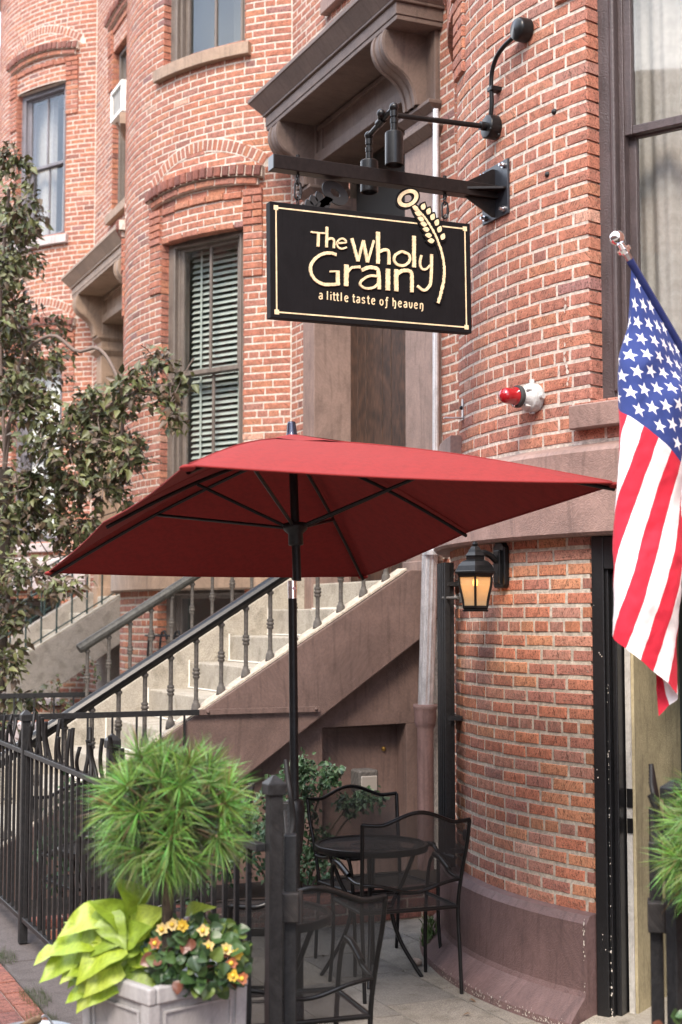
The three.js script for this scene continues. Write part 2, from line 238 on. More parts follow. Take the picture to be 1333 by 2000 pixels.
// a double-hung sash window set on the chord between two jambs
function sashWindow(house, S, u0, u1, y0, y1, mat, o = {}) {
  const rec = o.recess ?? -0.1, a = S.P(u0, y0, rec), b = S.P(u1, y0, rec), w = Math.hypot(b.x - a.x, b.z - a.z), h = y1 - y0;
  const g = part('window', house, [(a.x + b.x) / 2, y0, (a.z + b.z) / 2], -Math.atan2(b.z - a.z, b.x - a.x)), X = w / 2;
  const ring = (x, yb, yt, t, z0, z1, r = 0.005) => [rbox(-x, -x + t, yb, yt, z0, z1, r), rbox(x - t, x, yb, yt, z0, z1, r), rbox(-x + t, x - t, yb, yb + t, z0, z1, r), rbox(-x + t, x - t, yt - t, yt, z0, z1, r)];
  mesh('frame', [ring(X + 0.012, 0, h + 0.012, 0.075, -0.05, 0.02), ring(X - 0.06, 0.05, h - 0.045, 0.03, -0.07, 0.035, 0.012), ring(X - 0.088, 0.045, h - 0.045, 0.028, -0.15, -0.01)], mat, g);
  const sx = X - 0.105, mid = h * (o.mid ?? 0.49), st = 0.05;
  const sash = (name, yb, yt, z) => {
    const gl = [rbox(-sx, -sx + st, yb, yt, z, z + 0.035), rbox(sx - st, sx, yb, yt, z, z + 0.035), rbox(-sx + st, sx - st, yb, yb + (z < -0.06 ? 0.075 : 0.045), z, z + 0.035), rbox(-sx + st, sx - st, yt - 0.045, yt, z, z + 0.035)];
    const s = mesh(name, gl, mat, g);
    if (o.muntin !== false) mesh('muntin', rbox(-0.013, 0.013, yb + 0.045, yt - 0.045, z + 0.006, z + 0.032), mat, g);
    mesh('pane', box(-sx + st - 0.004, sx - st + 0.004, yb + 0.04, yt - 0.04, z + 0.014, z + 0.016), M.glass, g);
  };
  sash('upper_sash', mid, h - 0.06, -0.055); sash('lower_sash', 0.045, mid + 0.04, -0.1);
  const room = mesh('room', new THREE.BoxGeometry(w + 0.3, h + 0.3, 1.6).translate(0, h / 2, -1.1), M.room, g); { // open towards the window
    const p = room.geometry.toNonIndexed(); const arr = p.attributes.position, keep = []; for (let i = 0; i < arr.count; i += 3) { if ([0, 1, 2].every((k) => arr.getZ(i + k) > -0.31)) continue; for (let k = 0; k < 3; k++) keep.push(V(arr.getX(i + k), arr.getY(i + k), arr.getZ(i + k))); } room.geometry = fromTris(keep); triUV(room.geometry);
  }
  if (o.blind) {
    const one = new THREE.BoxGeometry(2 * sx - 0.03, 0.003, 0.05).rotateX(0.85); triUV(one);
    for (let y = 0.1; y < h - 0.09; y += 0.056) { const s = new THREE.Mesh(one, M.slat); s.name = 'blind_slat'; s.position.set(0, y, -0.19); s.castShadow = s.receiveShadow = true; g.add(s); }
    for (const x of [-0.62, 0.62]) mesh('blind_tape', box(x * sx - 0.012, x * sx + 0.012, 0.07, h - 0.08, -0.164, -0.162), M.slat, g);
  }
  if (o.curtain) { // hanging folds
    const folds = (x0, x1, z, amp) => { const pl = new THREE.PlaneGeometry(x1 - x0, h - 0.12, 80, 4).translate((x0 + x1) / 2, h / 2, z), p = pl.attributes.position; for (let i = 0; i < p.count; i++) { const x = p.getX(i); p.setZ(i, z + amp * Math.sin(x * 38 + 2 * Math.sin(x * 9)) + 0.3 * amp * Math.sin(x * 83 + p.getY(i))); } pl.computeVertexNormals(); return pl; };
    mesh('curtain', [folds(-X - 0.1, mix(-sx, sx, o.curtain[0]), -0.22, 0.025), folds(mix(-sx, sx, o.curtain[1]), X + 0.1, -0.22, 0.025)], M.curtain, g);
  }
  if (o.shade) mesh('roller_shade', box(-sx + 0.03, sx - 0.03, h * o.shade, h - 0.05, -0.152, -0.148), M.shade, g);
  return g;
}
const arch = (uc, half, rise) => (u) => rise * (1 - ((u - uc) / half) ** 2);
function houseWindow(h, S, bricks, uA, uB, y0, y1, trims, frame, o, seed) {
  sashWindow(h, S, uA, uB, y0, y1, frame, o);
  mesh('sill', slab(S, uA - 0.09, uB + 0.07, y0 - 0.13, y0 - 0.012, -0.12, 0.065, 10), trims, h);
  if (o.plain) return;
  const uc = (uA + uB) / 2, hw = (uB - uA) / 2, r = rng(seed);
  // projecting moulding of dark rough bricks over two stepped courses
  const lab = part('window_moulding', h), half = hw + 0.21, rise = 0.06, yl = y1 + 0.40, fl = arch(uc, half, rise), list = [];
  const nb = Math.round(2 * half / 0.082);
  for (let i = 0; i < nb; i++) { const u = uc - half + (i + 0.5) * (2 * half / nb), sl = -2 * rise * (u - uc) / half ** 2; list.push({ S, u, y: yl + 0.055 + fl(u) + (r() - 0.5) * 0.006, w: 2 * half / nb - 0.014, h: 0.098, d: 0.085 + (r() - 0.5) * 0.012, dep: 0.16, roll: Math.atan(sl) + (r() - 0.5) * 0.04, tone: DARKS[(r() * 4) | 0], shape: SHAPES_OLD[(r() * 10) | 0] }); }
  lay(list, lab, 60, 'moulding_brick');
  mesh('mortar_bed', sweep(S, [[-0.05, yl - 0.002], [0.064, yl + 0.004], [0.064, yl + 0.10], [-0.05, yl + 0.112]], uc - half, uc + half, 14, fl), M.mortar, lab);
  const list2 = [], n2 = Math.round(2 * (half - 0.05) / 0.21);
  for (let i = 0; i < n2; i++) { const q = half - 0.05, u = uc - q + (i + 0.5) * (2 * q / n2), sl = -2 * rise * (u - uc) / half ** 2; list2.push({ S, u, y: yl - 0.036 + fl(u), w: 2 * q / n2 - 0.009, h: 0.06, d: 0.045, dep: 0.12, roll: Math.atan(sl), tone: REDS[(r() * 12) | 0], shape: SHAPES_OLD[(r() * 10) | 0] }); }
  lay(list2, lab, 60, 'moulding_brick');
  mesh('mortar_bed', sweep(S, [[-0.05, yl - 0.068], [0.036, yl - 0.068], [0.036, yl - 0.004], [-0.05, yl - 0.004]], uc - half + 0.05, uc + half - 0.05, 14, fl), M.mortar, lab);
  { const l3 = [], q = hw - 0.01, n3 = Math.round(2 * q / 0.2); for (let i = 0; i < n3; i++) { const u = uc - q + (i + 0.5) * (2 * q / n3); l3.push({ S, u, y: yl - 0.155 + fl(u) * 0.7, w: 2 * q / n3 - 0.01, h: 0.06, d: 0.02, dep: 0.1, roll: 0, tone: REDS[(r() * 12) | 0], shape: SHAPES_OLD[(r() * 10) | 0] }); } lay(l3, lab, 60, 'moulding_brick'); }
  // raised ears beside the window head
  for (const s of [-1, 1]) {
    const a = s < 0 ? uA - 0.195 : uB + 0.004, b = s < 0 ? uA - 0.004 : uB + 0.195, ear = [];
    for (let i = 0; i < 12; i++) { const y = yl - 0.085 - (i + 0.5) * 0.0677; const cut = i % 2 ? [[a, (a + b) / 2 - 0.005], [(a + b) / 2 + 0.005, b]] : [[a, b]]; for (const [p, q] of cut) ear.push({ S, u: (p + q) / 2, y, w: q - p, h: 0.058, d: i < 5 ? 0.034 : 0.02, dep: 0.13, roll: (r() - 0.5) * 0.01, tone: REDS[(r() * 12) | 0], shape: SHAPES[(r() * 10) | 0] }); }
    lay(ear, lab, 60, 'moulding_brick');
    mesh('mortar_bed', slab(S, a + 0.003, b - 0.003, yl - 0.085 - 12 * 0.0677 + 0.006, yl - 0.09, -0.03, 0.013, 3, 0.002), M.mortar, lab);
  }
  // relieving arch, flush with the wall
  const ra = part('relieving_arch', h), ha = hw + 0.23, ri = 0.24, ya = y1 + 0.51, fa = arch(uc, ha, ri), al = [], na = 26;
  for (let i = 0; i < na; i++) { const u = uc - ha + (i + 0.5) * (2 * ha / na), sl = -2 * ri * (u - uc) / ha ** 2, t = Math.atan(sl); al.push({ S, u, y: ya + fa(u) + 0.056, w: 2 * ha / na * Math.sqrt(1 + sl * sl) * 0.96 - 0.012, h: 0.108, d: 0.0055, dep: 0.1, roll: t, tone: REDS[(r() * 12) | 0], shape: SHAPES[(r() * 10) | 0] }); }
  lay(al, ra, 60, 'arch_brick');
  mesh('mortar_bed', sweep(S, [[-0.02, ya - 0.008], [0.0024, ya - 0.008], [0.0024, ya + 0.122], [-0.02, ya + 0.122]], uc - ha, uc + ha, 20, fa), M.mortar, ra);
}
// which part of a course an arch band covers
function archSkip(uc, hw, y1) {
  const ha = hw + 0.23, ri = 0.24, ya = y1 + 0.51, half = hw + 0.17, rise = 0.06, yl = y1 + 0.40;
  return (y) => {
    const c = [], at = (yy, h, r0, y00) => { const v = 1 - (yy - y00) / r0; return v <= 0 ? 0 : h * Math.sqrt(v); };
    const lo = y + 0.02, hi = y - 0.024;
    if (hi > ya - 0.1 && lo < ya + ri + 0.13) { const out = Math.min(ha + 0.06, at(lo, ha, ri, ya + 0.124)), inn = at(hi, ha, ri, ya - 0.014); if (out > 0 && hi > ya - 0.02) c.push([uc - out - 0.004, uc - Math.min(inn, out)], [uc + Math.min(inn, out), uc + out + 0.004]); }
    return c.length ? c : null;
  };
}
function doorHood(h, x0, x1, mat, y, sm = mat) { // hood, consoles and surround of a stoop entrance; x0..x1 are the outer edges of the surround
  const w = 0.25, xi = x0 + w, xo = x1 - w * 1.9, sur = part('door_surround', h), hood = part('door_hood', h), f = 0.37;
  for (const [a, b] of [[x0, xi], [xo, x1]]) {
    mesh('pilaster', [rbox(a, b, 1.9, y - 0.6, -0.4, 0.05, 0.008), rbox(a - 0.012, b + 0.012, 1.95, 2.32, -0.28, 0.075, 0.01)], sm, sur);
    mesh('pilaster_cap', [frustum([a - 0.01, b + 0.01, -0.28, 0.06], [a - 0.05, b + 0.05, -0.28, 0.12], y - 0.78, y - 0.73), rbox(a - 0.05, b + 0.05, y - 0.73, y - 0.69, -0.28, 0.125), frustum([a, b, -0.28, 0.05], [a - 0.03, b + 0.03, -0.28, 0.1], y - 0.6, y - 0.56), rbox(a - 0.03, b + 0.03, y - 0.56, y - 0.53, -0.28, 0.105)], mat, sur);
    mesh('pilaster_head', rbox(a, b, y - 0.53, y, -0.28, 0.04, 0.006), mat, sur);
    // scrolled console
    const s = new THREE.Shape(); s.moveTo(0.04, y); s.lineTo(f - 0.02, y); s.bezierCurveTo(f + 0.03, y - 0.06, f + 0.02, y - 0.2, f - 0.09, y - 0.26); s.bezierCurveTo(f - 0.2, y - 0.32, 0.13, y - 0.38, 0.115, y - 0.52); s.lineTo(0.04, y - 0.52); s.closePath();
    const ext = (d) => new THREE.ExtrudeGeometry(s, { depth: d, bevelEnabled: true, bevelSize: 0.006, bevelThickness: 0.006, bevelSegments: 2, curveSegments: 14 }).applyMatrix4(new THREE.Matrix4().makeBasis(V(0, 0, 1), V(0, 1, 0), V(-1, 0, 0)));
    const cw = 0.21, cx = (a + b) / 2 + cw / 2;
    const core = ext(cw - 0.012).translate(cx - 0.006, 0, 0), rib = ext(0.03).scale(1, 1, 1);
    mesh('console', [core, rib.clone().translate(cx - 0.012, 0.0, 0.012), rib.clone().translate(cx - cw + 0.042, 0.0, 0.012), ext(0.05).translate(cx - cw / 2 + 0.025, 0, 0.006)], mat, hood);
  }
  mesh('lintel', [rbox(xi, xo, y - 0.36, y - 0.26, -0.28, 0.045, 0.006), rbox(xi, xo, y - 0.26, y, -0.28, 0.012, 0.004), rbox(xi + 0.08, xi + 0.11, y - 0.26, y - 0.05, 0.0, 0.03, 0.004), rbox(xi + 0.02, xo - 0.02, y - 0.06, y - 0.02, 0.0, 0.035, 0.006)], mat, sur);
  const lx = x0 - 0.07, rx = x1 + 0.05;
  mesh('soffit', rbox(lx, rx, y, y + 0.035, -0.2, f, 0.004), mat, hood);
  mesh('fascia', [rbox(lx - 0.008, rx + 0.008, y + 0.036, y + 0.125, -0.2, f + 0.008, 0.006), rbox(lx - 0.03, rx + 0.03, y + 0.126, y + 0.148, -0.2, f + 0.03, 0.006)], mat, hood);
  mesh('crown_moulding', [frustum([lx - 0.03, rx + 0.03, -0.2, f + 0.03], [lx - 0.12, rx + 0.12, -0.2, f + 0.12], y + 0.149, y + 0.26), rbox(lx - 0.13, rx + 0.13, y + 0.261, y + 0.30, -0.2, f + 0.13, 0.008), frustum([lx - 0.11, rx + 0.11, -0.2, f + 0.11], [lx + 0.1, rx - 0.1, -0.2, 0.05], y + 0.301, y + 0.37)], mat, hood);
  // recessed plank door
  mesh('door_recess', box(xi - 0.3, xo + 0.3, 2.1, 6.3, -0.48, -0.42), mat, sur);
  const door = part('door', sur), n = 11; for (let i = 0; i < n; i++) { const a = mix(xi, xo, i / n) + 0.004, b = mix(xi, xo, (i + 1) / n) - 0.004; mesh('plank', rbox(a, b, 2.22, 5.1, -0.33 - (i % 3) * 0.003, -0.29 - (i % 3) * 0.003, 0.005), M.plank, door); }
  mesh('transom', box(xi, xo, 5.12, y - 0.34, -0.36, -0.35), M.dark, door);
}
const FLAT0 = -PITCH + 1.895, FLAT1 = -1.895, SX0 = -4.92, SX1 = -2.46, CREASE = U(52.77);
const WA = U(16.4), WB = U(41.4);
function rowHouse(k, label, conf) {
  const h = thing('brick_row_house', label, 'house', [XA - k * PITCH, 0, Z0], 0);
  const low = conf.low ?? [], H = [[WA, WB, 2.95, 5.5], [-WB, -WA, 2.95, 5.5], [WA, WB, 7.2, 9.38], [-WB, -WA, 7.2, 9.38]], FH = [[-4.42, -3.32, 7.2, 9.38]];
  const holes = [...H, ...low];
  const uc = (WA + WB) / 2, hw = (WB - WA) / 2, sk = [archSkip(uc, hw, 5.5), archSkip(-uc, hw, 5.5), archSkip(uc, hw, 9.38), archSkip(-uc, hw, 9.38)];
  const wall = mesh('bow_wall', wallCore(bowS, -CREASE, CREASE, 2.5, TOP, H), M.mortar, h);
  const c1 = courses(bowS, -CREASE + 0.01, CREASE - 0.01, 2.762, TOP, 0.0677, 0.0112, [...H, [-9, 9, -1, 2.76]], sk, 300 + k, REDS, k === 0);
  const wallLow = mesh('basement_wall', wallCore(bowS, -CREASE, CREASE, -0.2, 2.5, low, -0.0028), M.mortarLow, h);
  const c2 = courses(bowS, -CREASE + 0.01, CREASE - 0.01, 0.50, 2.33, 0.0700, 0.0150, low, [], 500 + k, LOWS, true, 7);
  const fw = mesh('entrance_wall', wallCore(flatS, FLAT0, FLAT1 + 0.03, -0.2, TOP, [...FH, [SX0 + 0.02, SX1 - 0.02, 1.9, 6.15]]), M.mortar, h);
  const c3 = courses(flatS, FLAT0 + 0.005, FLAT1 - 0.004, 0.1, TOP, 0.0677, 0.0112, [...FH, [SX0, SX1, -1, 6.2]], [archSkip(-3.87, 0.55, 9.38)], 700 + k, REDS, false);
  // about 300 of the largest bricks in all
  lay(c1, wall, conf.n[0]); lay(c2, wallLow, conf.n[1]); lay(c3, fw, conf.n[2]);
  mesh('belt_course', sweep(bowS, [[-0.1, conf.beltY ?? 2.30], [0.085, conf.beltY ?? 2.30], [0.10, (conf.beltY ?? 2.30) + 0.015], [0.10, 2.70], [0.085, 2.72], [-0.02, 2.758], [-0.1, 2.758]], -CREASE + 0.03, CREASE - 0.03, 48), conf.belt ?? conf.trim, h);
  mesh('base_course', sweep(bowS, [[-0.1, -0.1], [0.20, -0.1], [0.19, 0.035], [0.155, 0.07], [0.085, 0.135], [0.075, 0.16], [0.07, 0.47], [0.045, 0.505], [-0.1, 0.53]], -CREASE + 0.02, conf.baseEnd ?? CREASE - 0.02, 44), conf.base ?? conf.trim, h);
  houseWindow(h, bowS, null, WA, WB, 2.95, 5.5, conf.trim, conf.frame, conf.win, 11 + k); houseWindow(h, bowS, null, -WB, -WA, 2.95, 5.5, conf.trim, conf.frame, { blind: k === 1 }, 21 + k);
  houseWindow(h, bowS, null, WA, WB, 7.2, 9.38, conf.trim, conf.frame, conf.win2, 31 + k); houseWindow(h, bowS, null, -WB, -WA, 7.2, 9.38, conf.trim, conf.frame, {}, 41 + k);
  houseWindow(h, flatS, null, -4.42, -3.32, 7.2, 9.38, conf.trim, conf.frame, {}, 51 + k);
  doorHood(h, SX0, SX1, conf.hood, 6.16, conf.surround);
  mesh('cornice', [slab(bowS, -CREASE, CREASE, TOP, TOP + 0.5, -0.3, 0.25, 30), rbox(FLAT0, FLAT1, TOP, TOP + 0.5, -0.3, 0.25)], conf.trim, h);
  mesh('roof', box(FLAT0, 1.895, TOP + 0.4, TOP + 0.6, -9, 0.1), M.dark, h); mesh('rear_wall', box(FLAT0, 1.895, -0.2, TOP + 0.4, -9.1, -9), M.mortar, h);
  return h;
}
const houseA = rowHouse(0, 'brick house behind the umbrella, with cream basement door and red wall beacon', { n: [215, 75, 8], trim: M.mauve, base: M.base, hood: M.hood, surround: M.surround, frame: M.frameA, win: { muntin: false, curtain: [0.52, 0.54], mid: 0.52, plain: false }, win2: {}, low: [[U(16), U(50), -0.2, 2.3], [-U(42), -U(20), 0.62, 2.2]], baseEnd: U(16) });
const houseB = rowHouse(1, 'brick house with white window blinds, next to the sign and beyond the stoop', { n: [255, 20, 22], trim: M.tan, belt: M.tan, base: M.hood, hood: M.tan, frame: M.frameB, win: { blind: true }, beltY: 2.17, win2: {}, low: [[U(16), U(42), 0.85, 2.2]] });
const houseC = rowHouse(2, 'farthest brick house, behind the leafy tree, with blue-grey window frames', { n: [190, 0, 0], trim: M.pale, belt: M.pale, base: M.pale, hood: M.tan, frame: M.frameC, win: { shade: 0.05 }, win2: { curtain: [0.45, 0.62] }, low: [[U(16), U(42), 0.85, 2.2]] });
// ---------------------------------------------------------------- basement door and low windows
function flakes(list, seed) { // small bare patches where paint has come off: [x,y,z, nx, nz, size]
  const r = rng(seed), t = [];
  for (const [x, y, z, nx, nz, s] of list) { const tx = nz, tz = -nx, n = 6, c = V(x + nx * 0.0015, y, z + nz * 0.0015), ring = []; for (let i = 0; i < n; i++) { const a = i / n * TAU, q = s * (0.5 + r() * 0.8); ring.push(V(c.x + tx * Math.cos(a) * q * 0.7, c.y + Math.sin(a) * q * 1.2, c.z + tz * Math.cos(a) * q * 0.7)); } for (let i = 0; i < n; i++) t.push(c, ring[i], ring[(i + 1) % n]); }
  return fromTris(t);
}
{
  const a = bowS.P(U(16), 0, -0.015), b = bowS.P(U(50), 0, -0.015), w = Math.hypot(b.x - a.x, b.z - a.z);
  const g = part('basement_door', houseA, [a.x, 0, a.z], -Math.atan2(b.z - a.z, b.x - a.x));
  mesh('door_frame', [rbox(0.0, 0.062, 0.0, 2.3, -0.16, 0.03, 0.006), rbox(0.062, 0.078, 0.0, 2.14, -0.16, 0.012, 0.004), rbox(0.078, 0.104, 0.0, 2.12, -0.2, -0.02, 0.006), rbox(0.062, w - 0.1, 2.14, 2.3, -0.16, 0.03, 0.006), rbox(w - 0.1, w, 0, 2.3, -0.16, 0.03, 0.006), rbox(0.104, w - 0.16, 2.1, 2.138, -0.2, -0.02, 0.006)], M.black, g);
  const fr = rng(3), fl = []; for (let i = 0; i < 60; i++) { const y = 0.02 + 1.6 * fr() ** 2; fl.push([0.066 + 0.006 * fr(), y, 0.0121, 0, 1, 0.0015 + 0.004 * fr() ** 2 * (y < 0.4 ? 1.6 : 0.8)]); } for (let i = 0; i < 10; i++) fl.push([0.01 + 0.045 * fr(), 2 * fr(), 0.0301, 0, 1, 0.0015 + 0.0025 * fr()]);
  mesh('chipped_paint', flakes(fl, 4), M.chips, g).userData.kind = 'stuff';
  const leaf = mesh('door_leaf', rbox(0.112, 0.154, 0.03, 2.1, -0.74, -0.105, 0.004), M.cream, g);
  mesh('door_edge', rbox(0.1115, 0.14, 0.035, 2.09, -0.104, -0.095, 0.002), paint([0.52, 0.50, 0.45]), g);
  for (const [y, hh] of [[1.05, 0.09], [0.92, 0.07]]) mesh('latch_plate', rbox(0.116, 0.145, y - hh / 2, y + hh / 2, -0.094, -0.088, 0.002), M.ironGloss, g);
  mesh('doorsill', rbox(-0.02, w + 0.02, -0.1, 0.045, -0.5, 0.2, 0.01), M.granite, g);
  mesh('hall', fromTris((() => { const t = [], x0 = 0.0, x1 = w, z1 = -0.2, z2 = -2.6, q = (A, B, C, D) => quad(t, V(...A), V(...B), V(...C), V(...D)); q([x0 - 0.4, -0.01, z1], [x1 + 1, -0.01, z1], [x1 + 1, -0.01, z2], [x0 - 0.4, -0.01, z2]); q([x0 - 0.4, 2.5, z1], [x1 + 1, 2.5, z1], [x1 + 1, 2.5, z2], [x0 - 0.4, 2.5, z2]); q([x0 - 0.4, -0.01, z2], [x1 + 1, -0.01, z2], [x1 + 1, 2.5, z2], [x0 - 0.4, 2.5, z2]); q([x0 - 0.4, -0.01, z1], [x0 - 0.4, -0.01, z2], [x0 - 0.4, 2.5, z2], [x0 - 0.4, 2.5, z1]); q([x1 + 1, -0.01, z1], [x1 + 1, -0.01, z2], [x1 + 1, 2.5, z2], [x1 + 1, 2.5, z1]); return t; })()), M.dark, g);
  // worn spots along the foot and the end of the base course
  const bl = [], br = rng(8);
  for (let i = 0; i < 230; i++) { const u = U(mix(-14, 15.5, br() ** 0.8)), n = u / R, d = 0.1925, p = bowS.P(u, 0.012 + 0.045 * br() ** 2.4, d + 0.001); bl.push([p.x, p.y, p.z, Math.sin(n), Math.cos(n), 0.0015 + 0.0045 * br() ** 2]); }
  for (let i = 0; i < 26; i++) { const u = U(15.85) - 0.01 * br(), p = bowS.P(u, 0.05 + 0.46 * br(), 0.0745); bl.push([p.x, p.y, p.z, Math.sin(u / R), Math.cos(u / R), 0.002 + 0.005 * br()]); }
  mesh('chipped_paint', flakes(bl, 9), M.chips, houseA).userData.kind = 'stuff';
}
sashWindow(houseA, bowS, -U(42), -U(20), 0.62, 2.2, M.black, {});
for (const h of [houseB, houseC]) { sashWindow(h, bowS, U(16), U(42), 0.85, 2.2, M.frameB, { muntin: false, recess: -0.12 }); mesh('sill', slab(bowS, U(15), U(43), 0.75, 0.84, -0.1, 0.05), h === houseB ? M.tan : M.pale, h); }
{ // curved iron guard of scrolls over the low window of the house beyond the stoop
  const t = thing('window_guard', 'black scrolled iron guard on the low window beyond the stoop', 'window guard', [XA - PITCH, 0, Z0]);
  const at = (u, y) => bowS.P(u, y, 0.08);
  for (let i = 0; i < 7; i++) { const u = mix(U(15), U(42), i / 6); mesh('bar', tube([at(u, 0.85), at(u, 1.4), at(u + 0.02, 1.72), at(u + 0.07, 1.8), at(u + 0.11, 1.72)], 0.011, 6), M.iron, t); }
  for (const y of [0.9, 1.35, 1.75]) mesh('rail', tube(Array.from({ length: 8 }, (_, i) => at(mix(U(14), U(43), i / 7), y)), 0.009, 6), M.iron, t);
}
{ // folded black iron gate against the left flank of the near bow
  const t = thing('folding_gate', 'folded black iron gate standing beside the basement bricks under the lantern', 'gate', [XA, 0, Z0]);
  for (let i = 0; i < 9; i++) { const u = U(-15.2) - i * 0.026, y1 = 2.22; mesh('bar', bar(bowS.P(u, 0.53, 0.085 - (i % 2) * 0.03), bowS.P(u, y1, 0.085 - (i % 2) * 0.03), 0.016, 0.03), M.iron, t); }
  for (const y of [0.62, 1.35, 2.1]) mesh('hinge_strap', slab(bowS, U(-20.5), U(-15), y - 0.012, y + 0.012, 0.0, 0.094, 4, 0.003), M.iron, t);
  mesh('wall_bracket', [rod(bowS.P(U(-16), 2.02, 0.1), bowS.P(U(-12.5), 2.02, 0.05), 0.009), rbox(-0.02, 0.02, -0.03, 0.03, 0, 0.02).translate(...bowS.P(U(-12.5), 2.02, 0.02))], M.ironGrey, t);
  mesh('wall_bracket', [rod(bowS.P(U(-16), 0.6, 0.1), bowS.P(U(-13), 0.6, 0.07), 0.011), rbox(-0.02, 0.02, -0.03, 0.03, 0, 0.02).translate(...bowS.P(U(-13), 0.72, 0.0))], M.iron, t);
}
{ // air conditioner in the window over the far hood
  const t = thing('air_conditioner', 'white air conditioner sticking out of an upper window', 'air conditioner', [XA - PITCH - 3.3, 7.34, Z0 - 0.12]);
  mesh('case', [rbox(-0.31, 0.31, 0.0, 0.05, -0.3, 0.42, 0.01), rbox(-0.31, 0.31, 0.37, 0.42, -0.3, 0.42, 0.01), rbox(-0.31, -0.26, 0.05, 0.37, -0.3, 0.42, 0.01), rbox(0.26, 0.31, 0.05, 0.37, -0.3, 0.42, 0.01)], M.white, t);
  mesh('grille', box(-0.26, 0.26, 0.05, 0.37, -0.3, 0.39), paint([0.3, 0.28, 0.25]), t);
  t.position.y = 8.1; t.scale.set(0.85, 0.95, 0.9); for (const s of [-0.2, 0.2]) mesh('support_bracket', bar(V(s, -0.005, 0.36), V(s, -0.42, 0.12), 0.03), M.tan, t);
}

